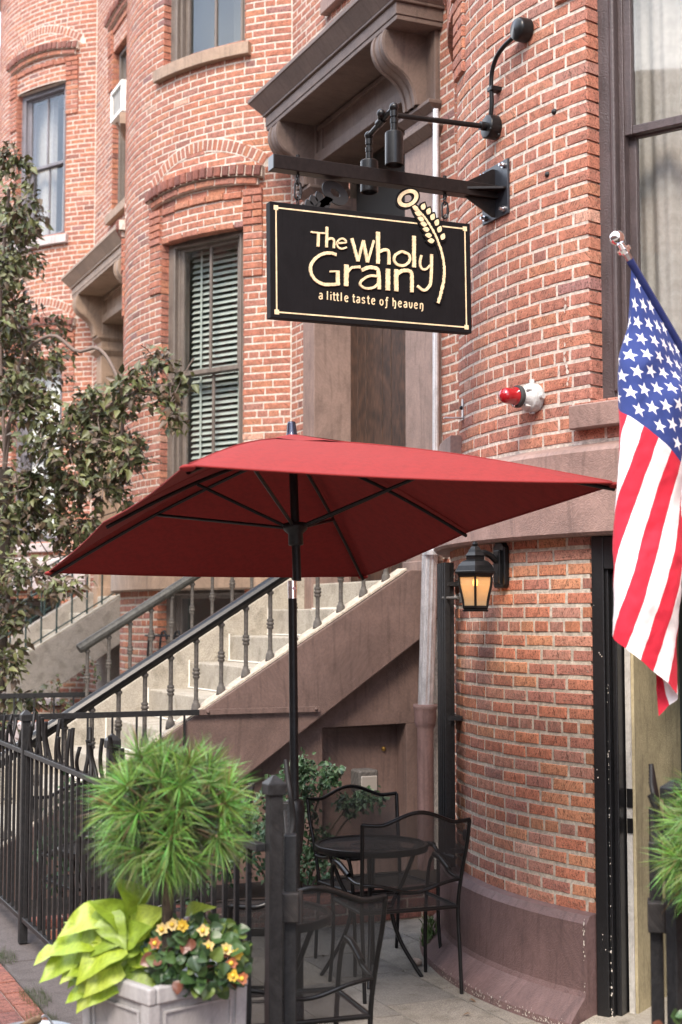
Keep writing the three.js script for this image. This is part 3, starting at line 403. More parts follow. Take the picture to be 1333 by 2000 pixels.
// ---------------------------------------------------------------- stoops
const curbY = (z) => 2.224 - 0.6225 * (z + 4.517);
function stoop(x, label, near, stepMat, railMat, thin, openUnder) {
  const t = thing('stoop', label, 'stoop', [x, 0, Z0]); const zl = (z) => z - Z0; // built in metres from the wall; x = 0 is the near side face
  const W = 2.4, run = 0.345, rise = 0.2145, r = rng(60 + (x | 0));
  for (let n = 0; n < 10; n++) { // each step a stone block
    const zf = -4.70 + n * run, yt = 2.2 - n * rise - 0.02 + 0.02, zb = Math.max(Z0 - 0.05, zf - run - 0.06);
    mesh('step', rbox(-W + 0.16, -0.16, yt - rise - (n ? 0.0 : 0.0) + 0.004, yt - 0.002, zl(zb), zl(zf) + (r() - 0.5) * 0.006, 0.014, 3), stepMat, t);
    if (!thin) mesh('caulk_line', [rbox(-W + 0.16, -W + 0.178, yt - rise + 0.004, yt + 0.012, zl(zf) - 0.002, zl(zf) + 0.006, 0.003), rbox(-W + 0.16, -0.16, yt - rise + 0.001, yt - rise + 0.012, zl(zf) - 0.002, zl(zf) + 0.012, 0.004)], M.caulk, t);
  }
  mesh('landing', rbox(-W + 0.16, -0.16, 1.9, 2.205, zl(Z0 - 0.3), zl(-4.70) - 0.35, 0.01), stepMat, t);
  const zt = -4.56, zbm = -1.34, side = (x0, x1, mat, name) => {
    const pts = [[zl(Z0 + 0.012), curbY(zt)], [zl(zt), curbY(zt)], [zl(zbm), curbY(zbm)], [zl(zbm), 0.0], [zl(zbm) - 0.75, 0.0], [zl(Z0 + 0.012), curbY(Z0) - 0.54]];
    return mesh(name, prism(pts, x1 - x0, 'x', 0.008).translate(x1, 0, 0), mat, t);
  };
  side(-0.16, 0, near, 'cheek_wall'); side(-W, -W + 0.16, thin ? near : M.granite, 'cheek_wall');
  mesh('coping', prism([[zl(zt) + 0.02, curbY(zt) - 0.0], [zl(zt) + 0.02, curbY(zt) + 0.016], [zl(zbm), curbY(zbm) + 0.016], [zl(zbm), curbY(zbm)]], 0.15, 'x').translate(-0.006, -0.004, 0), thin ? M.granite : M.mortarLow, t);
  if (openUnder) { // wall under the flight, set back, with a low door
    const zz = [-4.75, -4.593, -3.947, -3.42], wx = -0.13;
    mesh('understair_wall', [prism([[zl(-4.748), 1.166], [zl(-3.6), 1.166], [zl(-3.6), curbY(-3.6) - 0.5], [zl(-4.748), curbY(-4.748) - 0.5]], 0.16, 'x', 0.004).translate(wx, 0, 0), rbox(wx - 0.16, wx + 0.002, 0, 1.164, zl(-4.748), zl(-4.593), 0.006), prism([[zl(-3.947), 0], [zl(-1.9), 0], [zl(-3.6), 1.06], [zl(-3.6), 1.164], [zl(-3.947), 1.164]], 0.16, 'x', 0.006).translate(wx + 0.004, 0, 0)], M.stoopPaint, t);
    mesh('block_joint', rbox(wx - 0.03, wx + 0.0045, 0.72, 0.728, zl(-3.947), zl(-3.3), 0.001), M.dark, t);
    mesh('understair_door', [rbox(wx - 0.20, wx - 0.15, 0, 1.16, zl(-4.6), zl(-3.94), 0.004), rbox(wx - 0.152, wx - 0.142, 0.02, 1.14, zl(-4.575), zl(-3.97), 0.004)], M.stoopPaint, t);
    mesh('door_knob', ball(wx - 0.135, 0.98, zl(-4.48), 0.018), std([0.25, 0.15, 0.04], { metalness: 0.8, roughness: 0.5 }), t);
  }
  // railings
  const bl = lathe([[0.001, 0], [0.034, 0], [0.034, 0.012], [0.028, 0.05], [0.019, 0.062], [0.019, 0.075], [0.015, 0.08], [0.015, 0.215], [0.024, 0.222], [0.024, 0.235], [0.0175, 0.24], [0.027, 0.247], [0.027, 0.26], [0.0175, 0.265], [0.024, 0.27], [0.024, 0.283], [0.015, 0.288], [0.015, 0.45], [0.024, 0.456], [0.024, 0.47], [0.016, 0.475], [0.016, 0.53]], 10), green = thin;
  triUV(bl); const thinBar = new THREE.BoxGeometry(0.018, 0.62, 0.018).translate(0, 0.31, 0); triUV(thinBar);
  for (const bx of [-0.08, -W + 0.08]) {
    const zend = !green && bx < -1 ? -2.78 : -1.72, rail = part('railing', t), y = (z) => curbY(z) + (green ? 0.62 : 0.515), a = V(bx, y(-4.62), zl(-4.62)), b = V(bx, y(zend), zl(zend));
    if (green) { mesh('handrail', bar(a, b, 0.035, 0.02), railMat, rail); mesh('handrail', bar(a.clone().setY(a.y - 0.55), b.clone().setY(b.y - 0.55), 0.02, 0.014), railMat, rail); }
    else { const d = b.clone().sub(a), sec = [[-0.04, 0], [-0.03, -0.012], [-0.022, -0.02], [0.022, -0.02], [0.03, -0.012], [0.04, 0], [0.042, 0.018], [0.03, 0.034], [0.014, 0.045], [-0.014, 0.045], [-0.03, 0.034], [-0.042, 0.018]];
      const s = new THREE.Shape(sec.map(([p, q]) => new THREE.Vector2(p, q))), g = new THREE.ExtrudeGeometry(s, { depth: d.length(), bevelEnabled: true, bevelSize: 0.006, bevelThickness: 0.01, bevelSegments: 2 });
      g.applyMatrix4(new THREE.Matrix4().makeRotationX(Math.atan2(-d.y, d.z))).translate(a.x, a.y, a.z); mesh('handrail', g, bx > -1 ? M.ironGloss : iron([0.07, 0.07, 0.065], { roughness: 0.55 }), rail); }
    for (let z = -4.413; z < zend; z += 0.175) { const m = new THREE.Mesh(green ? thinBar : bl, railMat); m.name = 'baluster'; m.position.set(bx, curbY(z) + 0.004, zl(z)); m.castShadow = m.receiveShadow = true; rail.add(m); }
  }
  return t;
}
stoop(-9.05, 'stone stoop with brown painted side and cast iron balusters, behind the umbrella pole', M.stoopPaint, M.granite, M.ironGrey, false, true);
stoop(-9.05 - PITCH, 'farther grey granite stoop with thin dark green railing, at the left', M.graniteDark, M.granite, M.ironGreen, true, false);

// ---------------------------------------------------------------- fittings on the near house
const bowW = (u, y, d = 0) => bowS.P(u, y, d).add(V(XA, 0, Z0));
{ // galvanised downspout over a painted cast iron boot
  const t = thing('downspout', 'galvanised downspout above a brown cast iron pipe, between the entrance and the near bow', 'downspout', [-8.84, 0, -4.64]);
  const ridged = (r, r2, x0, y0, x1, y1) => { const s = new THREE.Shape(); for (let i = 0; i <= 48; i++) { const a = i / 48 * TAU, q = r * (1 + 0.05 * Math.cos(a * 12)); i ? s.lineTo(q * Math.cos(a), q * Math.sin(a)) : s.moveTo(q * Math.cos(a), q * Math.sin(a)); } const L = Math.hypot(x1 - x0, y1 - y0); return new THREE.ExtrudeGeometry(s, { depth: L, bevelEnabled: false }).rotateX(-Math.PI / 2).rotateZ(-Math.atan2(x1 - x0, y1 - y0)).translate(x0, y0, 0); };
  mesh('upper_pipe', ridged(0.02, 0, 0.035, 2.9, 0.07, 5.5), M.galv, t); mesh('lower_pipe', ridged(0.053, 0, -0.13, 1.26, -0.005, 3.0), M.galv, t);
  mesh('collar', [rod(V(-0.008, 2.92, 0), V(-0.005, 2.98, 0), 0.058, 0.058, 20)], M.galv, t);
  mesh('cast_iron_pipe', lathe([[0.058, 0], [0.058, 1.14], [0.07, 1.16], [0.078, 1.2], [0.078, 1.27], [0.085, 1.28], [0.085, 1.31], [0.05, 1.31]], 24).translate(-0.135, 0, 0), M.base, t);
  mesh('pipe_strap', [rod(V(-0.02, 2.35, -0.0), V(-0.019, 2.38, 0), 0.06, 0.06, 20), rbox(-0.03, 0.0, 2.34, 2.39, -0.12, -0.04)], M.galv, t);
}
{ // wall lantern
  const p = bowW(U(-0.4), 2.17), t = thing('wall_lantern', 'lit black coach lantern with amber glass on the basement brick wall', 'lantern', [p.x, 2.17, p.z]); t.scale.setScalar(1.06);
  mesh('backplate', [prism([[-0.042, -0.10], [0.042, -0.10], [0.055, -0.085], [0.055, 0.1], [0.03, 0.125], [-0.03, 0.125], [-0.055, 0.1], [-0.055, -0.085]], 0.03, 'z', 0.006), prism([[-0.03, -0.08], [0.03, -0.08], [0.03, 0.085], [-0.03, 0.085]], 0.02, 'z', 0.005).translate(0, 0, 0.024)], M.ironGloss, t);
  mesh('arm', tube([V(0, 0.03, 0.04), V(0, 0.06, 0.08), V(0, 0.07, 0.12), V(0, 0.055, 0.15)], 0.016, 8), M.ironGloss, t);
  const hex = (pts) => lathe(pts, 6).translate(0, 0, 0.16), flatN = (g) => { const f = g.toNonIndexed(); f.computeVertexNormals(); return f; };
  mesh('roof', flatN(hex([[0.001, 0.128], [0.012, 0.122], [0.016, 0.112], [0.01, 0.106], [0.022, 0.1], [0.03, 0.088], [0.034, 0.086], [0.04, 0.072], [0.052, 0.06], [0.056, 0.056], [0.05, 0.052], [0.05, 0.036], [0.074, 0.026], [0.096, 0.006], [0.106, -0.018], [0.112, -0.022], [0.112, -0.03], [0.1, -0.032], [0.092, -0.05], [0.06, -0.05]])), M.ironGloss, t);
  mesh('base', flatN(hex([[0.001, -0.186], [0.062, -0.186], [0.07, -0.19], [0.072, -0.198], [0.066, -0.206], [0.074, -0.21], [0.07, -0.216], [0.001, -0.216]])), M.ironGloss, t);
  const prof = [[0.092, -0.05], [0.087, -0.09], [0.077, -0.13], [0.069, -0.165], [0.066, -0.19]], amber = new THREE.MeshPhysicalMaterial({ color: col(0.66, 0.55, 0.36), transmission: 0.7, thickness: 0, roughness: 0.5, side: THREE.DoubleSide });
  for (let k = 0; k < 6; k++) {
    const a0 = k / 6 * TAU, a1 = (k + 1) / 6 * TAU, tr = []; for (let i = 0; i + 1 < prof.length; i++) { const q = (j, a) => V(prof[j][0] * 0.97 * Math.sin(a), prof[j][1], 0.16 + prof[j][0] * 0.97 * Math.cos(a)); quad(tr, q(i, a0), q(i, a1), q(i + 1, a1), q(i + 1, a0)); }
    mesh('glass_pane', fromTris(tr), amber, t);
    mesh('glazing_bar', tube(prof.map(([r, y]) => V(r * Math.sin(a0), y, 0.16 + r * Math.cos(a0))), 0.0065, 5), M.ironGloss, t);
  }
  const bulb = mesh('bulb', new THREE.SphereGeometry(0.014, 12, 8).scale(1, 1.5, 1).translate(0, -0.075, 0.16), new THREE.MeshStandardMaterial({ color: 0x331a08, emissive: 0xffb060, emissiveIntensity: 3.5 }), t);
  const L = new THREE.PointLight(0xffb868, 0.014, 0, 2); L.position.set(0, -0.075, 0.16); L.castShadow = true; L.shadow.radius = 0.8; t.add(L);
}
{ // red beacon
  const u = U(6.9), p = bowW(u, 3.02), t = thing('warning_beacon', 'red dome beacon on a grey junction box, on bricks right of the downspout', 'beacon', [p.x, 3.02, p.z], 0.1); t.scale.set(0.95, 0.95, 0.76);
  const g2 = paint([0.55, 0.56, 0.55], { roughness: 0.45 });
  mesh('junction_box', [lathe([[0.001, 0], [0.075, 0], [0.078, 0.006], [0.076, 0.06], [0.07, 0.072], [0.001, 0.072]], 28).rotateX(Math.PI / 2), rod(V(0.075, -0.0, 0.03), V(0.1, 0.0, 0.03), 0.016), rod(V(0, 0.074, 0.03), V(0, 0.1, 0.03), 0.016), rod(V(-0.0, -0.074, 0.03), V(0, -0.085, 0.03), 0.018)], g2, t);
  mesh('socket', [lathe([[0.07, 0.072], [0.062, 0.085], [0.048, 0.12], [0.05, 0.14]], 24).rotateX(Math.PI / 2), ...[0, 1, 2, 3].map((k) => rbox(-0.006, 0.006, 0.045, 0.068, 0.07, 0.12, 0.003).rotateZ(k * Math.PI / 2 + 0.6))], g2, t);
  mesh('gasket', lathe([[0.03, 0.135], [0.058, 0.135], [0.06, 0.14], [0.06, 0.162], [0.055, 0.168], [0.03, 0.168]], 28).rotateX(Math.PI / 2), std([0.03, 0.03, 0.03], { roughness: 0.7 }), t);
  mesh('dome', lathe([[0.05, 0.166], [0.05, 0.185], [0.043, 0.19], [0.043, 0.235], [0.04, 0.262], [0.028, 0.282], [0.012, 0.29], [0.0005, 0.291]], 28).rotateX(Math.PI / 2), new THREE.MeshPhysicalMaterial({ color: col(0.46, 0.012, 0.02), transmission: 0.35, thickness: 0, roughness: 0.12, clearcoat: 1, side: THREE.DoubleSide }), t);
  mesh('dome_bolt', [ball(0.045, 0.02, 0.18, 0.008), ball(-0.045, 0.02, 0.18, 0.008), ball(0, -0.05, 0.18, 0.008)], M.chrome, t);
}
{ // sign lamps on pipe, conduit and boxes
  const bx = bowW(U(-1.4), 4.53), t = thing('sign_lamp', 'black pipe arm with two cylinder spotlights above the hanging sign', 'lamp', [-6.53, 4.53, bx.z]);
  const zc = -3.155 - bx.z, jb = (m) => m;
  mesh('junction_box', [lathe([[0.001, 0], [0.062, 0], [0.066, 0.006], [0.066, 0.06], [0.058, 0.066], [0.001, 0.068]], 10).rotateX(Math.PI / 2), ball(0.055, -0.03, 0.066, 0.007), ball(-0.055, 0.03, 0.066, 0.007), ball(0.06, -0.058, 0.02, 0.009), rod(V(0, 0, 0.06), V(0, 0, 0.1), 0.024)], M.ironGloss, t);
  mesh('arm', rod(V(0, 0, 0.06), V(0, -0.02, zc + 0.03), 0.0145), M.ironGloss, t);
  const A = V(0.11, -0.02, zc), B = V(-0.2, -0.07, zc - 0.005), mid = V(-0.045, -0.045, zc);
  mesh('cross_pipe', [rod(A, B, 0.0145), rod(mid.clone().add(V(-0.03, -0.005, 0)), mid.clone().add(V(0.03, 0.005, 0)), 0.022), ball(A.x, A.y, A.z, 0.025), ball(B.x, B.y, B.z, 0.025), rod(V(0, -0.02, zc + 0.03), mid, 0.0145), ball(0, -0.02, zc + 0.02, 0.024)], M.ironGloss, t);
  const head = (o, len) => {
    const s = part('spotlight', t, [o.x, o.y, o.z]);
    mesh('stem', [rod(V(0, 0, 0), V(0, -len, 0), 0.0145), rod(V(0, -0.02, 0), V(0, -0.05, 0), 0.021), rod(V(0, -len + 0.035, 0), V(0, -len + 0.01, 0), 0.021), rod(V(0, -len + 0.012, 0), V(0, -len - 0.04, 0), 0.018)], M.ironGloss, s);
    mesh('can', lathe([[0.001, -len - 0.035], [0.04, -len - 0.035], [0.047, -len - 0.042], [0.047, -len - 0.205], [0.044, -len - 0.21], [0.04, -len - 0.205], [0.04, -len - 0.16], [0.001, -len - 0.16]], 24), M.ironGloss, s);
    mesh('bulb', lathe([[0.001, -len - 0.19], [0.03, -len - 0.185], [0.036, -len - 0.165]], 16), std([0.8, 0.78, 0.72], { roughness: 0.3 }), s);
  };
  head(A, 0.095); head(B, 0.10);
  const q = bowW(U(6.1), 4.95), c = t.position;
  const up = thing('conduit', 'black bent conduit with a round box, on the bricks above the sign lamp', 'conduit', [q.x, q.y, q.z]);
  const d = V(c.x - q.x, c.y + 0.06 - q.y, c.z - q.z + 0.03);
  mesh('round_box', [lathe([[0.001, 0], [0.058, 0], [0.062, 0.008], [0.062, 0.06], [0.05, 0.078], [0.001, 0.085]], 24).rotateX(Math.PI / 2)], M.ironGloss, up);
  mesh('pipe', tube([[-6.22, 4.94, -3.78], [-6.28, 4.925, -3.775], [-6.36, 4.909, -3.77], [-6.43, 4.879, -3.768], [-6.475, 4.83, -3.768], [-6.495, 4.766, -3.77], [-6.50, 4.655, -3.775], [-6.515, 4.57, -3.775]].map(([x, y, z]) => V(x - q.x, y - q.y, z - q.z)), 0.0125, 8, 60), M.ironGloss, up);
  mesh('strap', [rbox(-0.30, -0.25, -0.235, -0.21, 0.0, 0.075, 0.004)], M.ironGloss, up);
}
{ // old mortar smears and a nail head on the bricks
  const sp = [[14.1, 3.49, 0.011], [14.0, 3.45, 0.013], [13.9, 3.43, 0.009], [14.0, 3.30, 0.009], [13.9, 3.26, 0.010], [13.85, 3.22, 0.012], [13.9, 3.185, 0.013], [14.1, 3.15, 0.012], [14.3, 3.12, 0.013], [14.4, 3.09, 0.011], [14.3, 3.06, 0.009]].map(([a, y, q]) => { const p = bowS.P(U(a - 1.6), y, 0.0022), n = rad(a - 1.6); return [p.x, y, p.z, Math.sin(n), Math.cos(n), q * 1.15]; });
  mesh('mortar_smear', flakes(sp, 15), M.mortar, houseA).userData.kind = 'stuff';
  for (const [a, y] of [[10.9, 4.46], [9.6, 4.15]]) { const p = bowS.P(U(a), y, 0); mesh('nail_head', ball(p.x, p.y, p.z, 0.016, 8), M.iron, houseA); }
}
const hookP = bowW(U(-14), 3.04);
{ const t = thing('wall_bracket', 'small rusty angle bracket on the bricks beside the downspout', 'bracket', [hookP.x, 3.04, hookP.z], rad(-14)); mesh('plate', rbox(-0.004, 0.024, -0.02, 0.1, 0, 0.006, 0.002), M.steel, t); mesh('arm', rbox(-0.015, 0.03, -0.012, -0.006, 0, 0.11, 0.002), M.steel, t); mesh('bolt', ball(0.01, 0.05, 0.01, 0.012), M.iron, t); }
// ---------------------------------------------------------------- hanging sign
{
  const zw = bowW(0, 4.186).z, t = thing('sign_bracket', 'black steel arm and wall plate that carry the hanging sign', 'bracket', [-6.53, 4.17, zw]);
  const ends = -2.526 - zw, bk = new THREE.MeshPhysicalMaterial({ color: col(0.013, 0.0095, 0.009), roughness: 0.4, specularIntensity: 0.5, map: rep(ironT, 3) });
  mesh('wall_plate', rbox(-0.135, 0.135, -0.14, 0.155, 0.0, 0.014, 0.003), std([0.022, 0.025, 0.032], { roughness: 0.35 }), t);
  mesh('arm', rbox(-0.037, 0.037, -0.036, 0.036, 0.014, ends, 0.004), bk, t);
  mesh('end_cap', rbox(-0.036, 0.036, -0.035, 0.035, ends, ends + 0.002, 0.001), std([0.03, 0.035, 0.045], { roughness: 0.3 }), t);
  for (const [s, ax] of [[1, 'v'], [-1, 'v'], [1, 'h'], [-1, 'h']]) {
    const g = ax === 'v' ? prism([[0.014, s * 0.036], [0.014, s * 0.13], [0.03, s * 0.13], [0.2, s * 0.036]], 0.012, 'x', 0.001).translate(0.006, 0, 0) : prism([[s * 0.037, 0.014], [s * 0.12, 0.014], [s * 0.12, 0.03], [s * 0.037, 0.2]], 0.012, 'y', 0.001).translate(0, 0.006, 0);
    mesh('gusset', g, bk, t);
  }
  for (const x of [-0.1, 0.1]) for (const y of [-0.11, 0.125]) mesh('bolt', [rod(V(x, y, 0.014), V(x, y, 0.026), 0.017, 0.017, 6), rod(V(x, y, 0.026), V(x, y, 0.045), 0.009, 0.009, 8)], M.steel, t);
  for (const z of [-2.67, -3.505]) mesh('eye_bolt', [new THREE.TorusGeometry(0.014, 0.005, 8, 16).translate(0, -0.052, z - zw), rod(V(0, 0.036, z - zw), V(0, 0.058, z - zw), 0.011, 0.011, 8)], bk, t);
}
const lk = (len, w, r) => { const p = []; for (let i = 0; i < 16; i++) { const a = i / 16 * TAU; p.push(V(w * Math.cos(a), (len / 2 - w) * Math.sign(Math.sin(a)) * (Math.abs(Math.sin(a)) > 0.3 ? 1 : Math.abs(Math.sin(a)) / 0.3) + w * Math.sin(a), 0)); } return tube(p, r, 6, 40, true); };
const chains = [[-2.67, 'chain at the street end of the hanging sign'], [-3.505, 'chain at the wall end of the hanging sign']].map(([z, label]) => {
  const t = thing('chain', 'black ' + label, 'chain', [-6.53, 3.978, z], 0, 'chains of the hanging sign'), dk = std([0.03, 0.026, 0.026], { roughness: 0.3, metalness: 0.6 });
  mesh('link', lk(0.05, 0.012, 0.0042).translate(0, 0.118, 0), dk, t); const q = mesh('quick_link', [lk(0.088, 0.017, 0.0052).rotateY(Math.PI / 2).translate(0, 0.066, 0), rod(V(0, 0.05, -0.017), V(0, 0.08, -0.017), 0.0085, 0.0085, 6)], dk, t); mesh('link', lk(0.05, 0.012, 0.0042).translate(0, 0.016, 0), dk, t);
  return t;
});
{
  const t = thing('hanging_sign', 'black hanging shop sign with raised cream lettering and a wheat ear with a halo', 'sign', [-6.53, 3.70, -3.098], Math.PI / 2);
  const bm = new THREE.MeshPhysicalMaterial({ color: col(0.0075, 0.007, 0.008), roughness: 0.65, specularIntensity: 0.28, map: rep(paintT, 2) }), cr = std([0.84, 0.68, 0.42], { roughness: 0.6, map: rep(paintT, 6) }), TZ = 0.027;
  mesh('board', rbox(-0.565, 0.565, -0.292, 0.292, -TZ, TZ, 0.003).rotateZ(0.012).translate(-0.02, -0.019, 0), bm, t);
  const bd = [], L = -0.533, Rr = 0.533, T = 0.262, B = -0.262, w = 0.0035; for (const [a, b, c, d] of [[L, Rr, T - w, T + w], [L, Rr, B - w, B + w], [L - w, L + w, B, T], [Rr - w, Rr + w, B, T]]) bd.push(box(a, b, c, d, TZ, TZ + 0.0012));
  const sq = []; for (const x of [L, Rr]) for (const y of [B, T]) sq.push(rbox(x - 0.012, x + 0.012, y - 0.012, y + 0.012, TZ, TZ + 0.0022, 0.0008));
  const top = box(0.34, 0.40, T - 0.004, T + 0.004, TZ, TZ + 0.0018);
  mesh('border_line', bd.map((g) => g.rotateZ(0.012).translate(-0.02, -0.019, 0)), cr, t); mesh('corner_square', sq.map((g) => g.rotateZ(0.012).translate(-0.02, -0.019, 0)), cr, t);
  // letters drawn as cut strokes in millimetres: [width, x, y, x, y ...]
  const LETTERS = [[[8.1, -370, 133, -335, 133, -293, 135], [13.9, -329, 134, -330, 63]], [[13.9, -282, 169, -284, 64], [11.6, -277, 105, -259, 113, -243, 102, -245, 64]], [[8.7, -226, 92, -177, 101, -185, 115, -203, 118, -221, 105, -227, 86, -219, 70, -199, 66, -173, 77]], [[16.2, -145, 126, -111, 11], [11.6, -110, 11, -81, 122], [16.2, -81, 122, -58, 11], [10.4, -56, 11, -21, 128]], [[19.7, 2, 175, 2, 10], [15.6, 9, 73, 38, 86, 62, 77, 64, 12]], [[13.3, 138, 88, 175, 77, 184, 52, 169, 27, 138, 14, 105, 20, 93, 44, 105, 70, 138, 88]], [[19.7, 208, 177, 208, 12]], [[11.6, 251, 80, 242, 40, 251, 11, 274, 8, 301, 31], [14.5, 310, 91, 306, -41, 293, -82, 262, -103, 226, -84]], [[15.6, -230, 32, -260, 37, -304, 29, -347, -1, -371, -43, -364, -85, -335, -114, -291, -126, -214, -116], [18.5, -221, -120, -224, -51], [8.7, -214, -52, -267, -57]], [[23.2, -175, -13, -176, -123], [13.3, -169, -52, -144, -25, -97, -17]], [[18.5, -91, -34, -55, -16, -16, -14, 3, -30, 8, -122], [12.2, 5, -55, -45, -58, -87, -83, -98, -108, -69, -124, -23, -115, 6, -90]], [[23.2, 58, -11, 57, -123]], [[22.0, 105, -9, 105, -123], [18.5, 111, -32, 142, -12, 181, -11, 194, -29, 195, -120]]];
  const r = rng(77);
  function ribbon(pts, w, depth, z, rough = 0.13, taper = 1) {
    const c = pts.length > 2 ? new THREE.SplineCurve(pts) : new THREE.LineCurve(pts[0], pts[1]), len = c.getLength(), n = Math.max(4, Math.round(len / (rough ? 0.0065 : 0.003))), l = [], q = [];
    for (let i = 0; i <= n; i++) { const p = c.getPointAt(i / n), d = c.getTangentAt(i / n), k = w / 2 * mix(1, taper, i / n); const a = k * (1 + (r() - 0.5) * 2 * rough), b = k * (1 + (r() - 0.5) * 2 * rough); l.push(new THREE.Vector2(p.x - d.y * a, p.y + d.x * a)); q.push(new THREE.Vector2(p.x + d.y * b, p.y - d.x * b)); }
    return new THREE.ExtrudeGeometry(new THREE.Shape([...l, ...q.reverse()]), { depth, bevelEnabled: false }).translate(0, 0, z);
  }
  const pair = (s) => { const o = []; for (let i = 1; i < s.length; i += 2) o.push(new THREE.Vector2(s[i] / 1000, s[i + 1] / 1000)); return o; };
  const names = 'The Wholy Grain';
  for (const ss of LETTERS) mesh('letter', ss.map((s, i) => ribbon(pair(s), s[0] / 1000, 0.009 + i * 0.0004, TZ - 0.001)), cr, t);
  const G = { a: [[0.1, 0.9, 0.45, 1, 0.62, 0.8, 0.62, 0], [0.62, 0.5, 0.3, 0.52, 0.05, 0.3, 0.2, 0.02, 0.45, 0.05, 0.62, 0.3]], l: [[0.3, 1.5, 0.3, 0]], i: [[0.3, 1, 0.3, 0], [0.3, 1.3, 0.3, 1.42]], t: [[0.3, 1.4, 0.3, 0.25, 0.4, 0.03, 0.6, 0.05], [0.05, 1, 0.58, 1]], e: [[0.08, 0.55, 0.62, 0.62, 0.55, 0.92, 0.32, 1, 0.1, 0.8, 0.04, 0.45, 0.15, 0.1, 0.4, 0, 0.64, 0.15]], s: [[0.58, 0.85, 0.35, 1, 0.1, 0.85, 0.15, 0.6, 0.5, 0.42, 0.56, 0.18, 0.32, 0, 0.06, 0.12]], o: [[0.35, 1, 0.08, 0.75, 0.08, 0.25, 0.35, 0, 0.62, 0.25, 0.62, 0.75, 0.35, 1]], f: [[0.65, 1.38, 0.42, 1.45, 0.32, 1.2, 0.32, -0.1, 0.2, -0.4, 0.02, -0.38], [0.08, 0.95, 0.6, 0.95]], h: [[0.12, 1.45, 0.12, 0], [0.02, 1.4, 0.14, 1.45], [0.12, 0.75, 0.38, 1, 0.6, 0.8, 0.6, 0.1, 0.5, -0.35, 0.34, -0.3]], v: [[0.06, 1, 0.1, 0.3, 0.34, 0, 0.58, 0.35, 0.6, 1]], n: [[0.12, 1, 0.12, 0], [0.12, 0.75, 0.38, 1, 0.6, 0.8, 0.6, 0.1, 0.5, -0.35, 0.36, -0.3]] };
  const X = [-313, -275, -256, -239, -220, -199, -172, -131, -107, -77, -49, -22, 24, 54, 96, 129, 160, 191, 221, 253], word = 'alittletasteofheaven';
  [...word].forEach((ch, i) => mesh('letter', G[ch].map((s, j) => { const o = []; for (let k = 0; k < s.length; k += 2) o.push(new THREE.Vector2((X[i] - 11 + s[k] * 28) / 1000, (-201 + s[k + 1] * 29) / 1000)); return ribbon(o, 0.0062, 0.0022 + j * 0.0003, TZ - 0.0005, 0); }), cr, t));
  // wheat ear and halo on a black cut-out plate, one on each face
  const stem = [[206, 334], [261, 285], [310, 224], [345, 160], [372, 85], [381, 7], [371, -72], [343, -164]].map(([x, y]) => new THREE.Vector2(x / 1000, y / 1000));
  const grains = [...[[253, 331], [284, 310], [308, 283], [332, 256], [348, 222], [367, 185]].map(([x, y]) => [x + 6, y + 5, 1.15]), ...[[220, 323], [234, 296], [251, 270], [267, 245], [281, 218], [295, 188], [310, 161]].map(([x, y], i) => [x - 7, y - 1, 2.75 + 0.09 * i])];
  const leafShape = (x, y, a, l, w) => { const s = new THREE.Shape(), c = Math.cos(a), n = Math.sin(a), P = (p, q) => [x / 1000 + p * c - q * n, y / 1000 + p * n + q * c]; s.moveTo(...P(-l / 2, 0)); s.quadraticCurveTo(...P(-l * 0.1, w), ...P(l / 2, 0)); s.quadraticCurveTo(...P(-l * 0.1, -w), ...P(-l / 2, 0)); return s; };
  const ringShape = (rx, ry, ix, iy) => { const s = new THREE.Shape().absellipse(0.170, 0.369, rx, ry, 0, TAU, false, 0.55); if (ix) s.holes.push(new THREE.Path().absellipse(0.170, 0.369, ix, iy, 0, TAU, true, 0.55)); return s; };
  const E = (s, d, z) => new THREE.ExtrudeGeometry(s, { depth: d, bevelEnabled: false, curveSegments: 28 }).translate(0, 0, z);
  const plate = () => [E(ringShape(0.077, 0.053, 0.030, 0.018), 0.012, 0), ...grains.map(([x, y, a], i) => E(leafShape(x, y, a, 0.064, 0.046), 0.012 - i * 0.0002, 0)), ribbon(stem, 0.036, 0.0085, 0, 0)];
  mesh('emblem_plate', plate().map((g) => g.translate(0, 0, TZ - 0.001)), bm, t);
  mesh('emblem_plate', plate().map((g) => g.rotateY(Math.PI).translate(-0.04, 0, -TZ + 0.001)), std([0.012, 0.012, 0.013], { roughness: 0.6 }), t);
  mesh('halo', E(ringShape(0.066, 0.042, 0.042, 0.024), 0.003, TZ + 0.0105), cr, t);
  for (const [x, y, a] of grains) mesh('wheat_grain', E(leafShape(x, y, a, 0.040, 0.026), 0.003, TZ + 0.0105), cr, t);
  mesh('wheat_stem', ribbon(stem, 0.0105, 0.0042, TZ + 0.0088, 0.3, 1.5), cr, t);
}

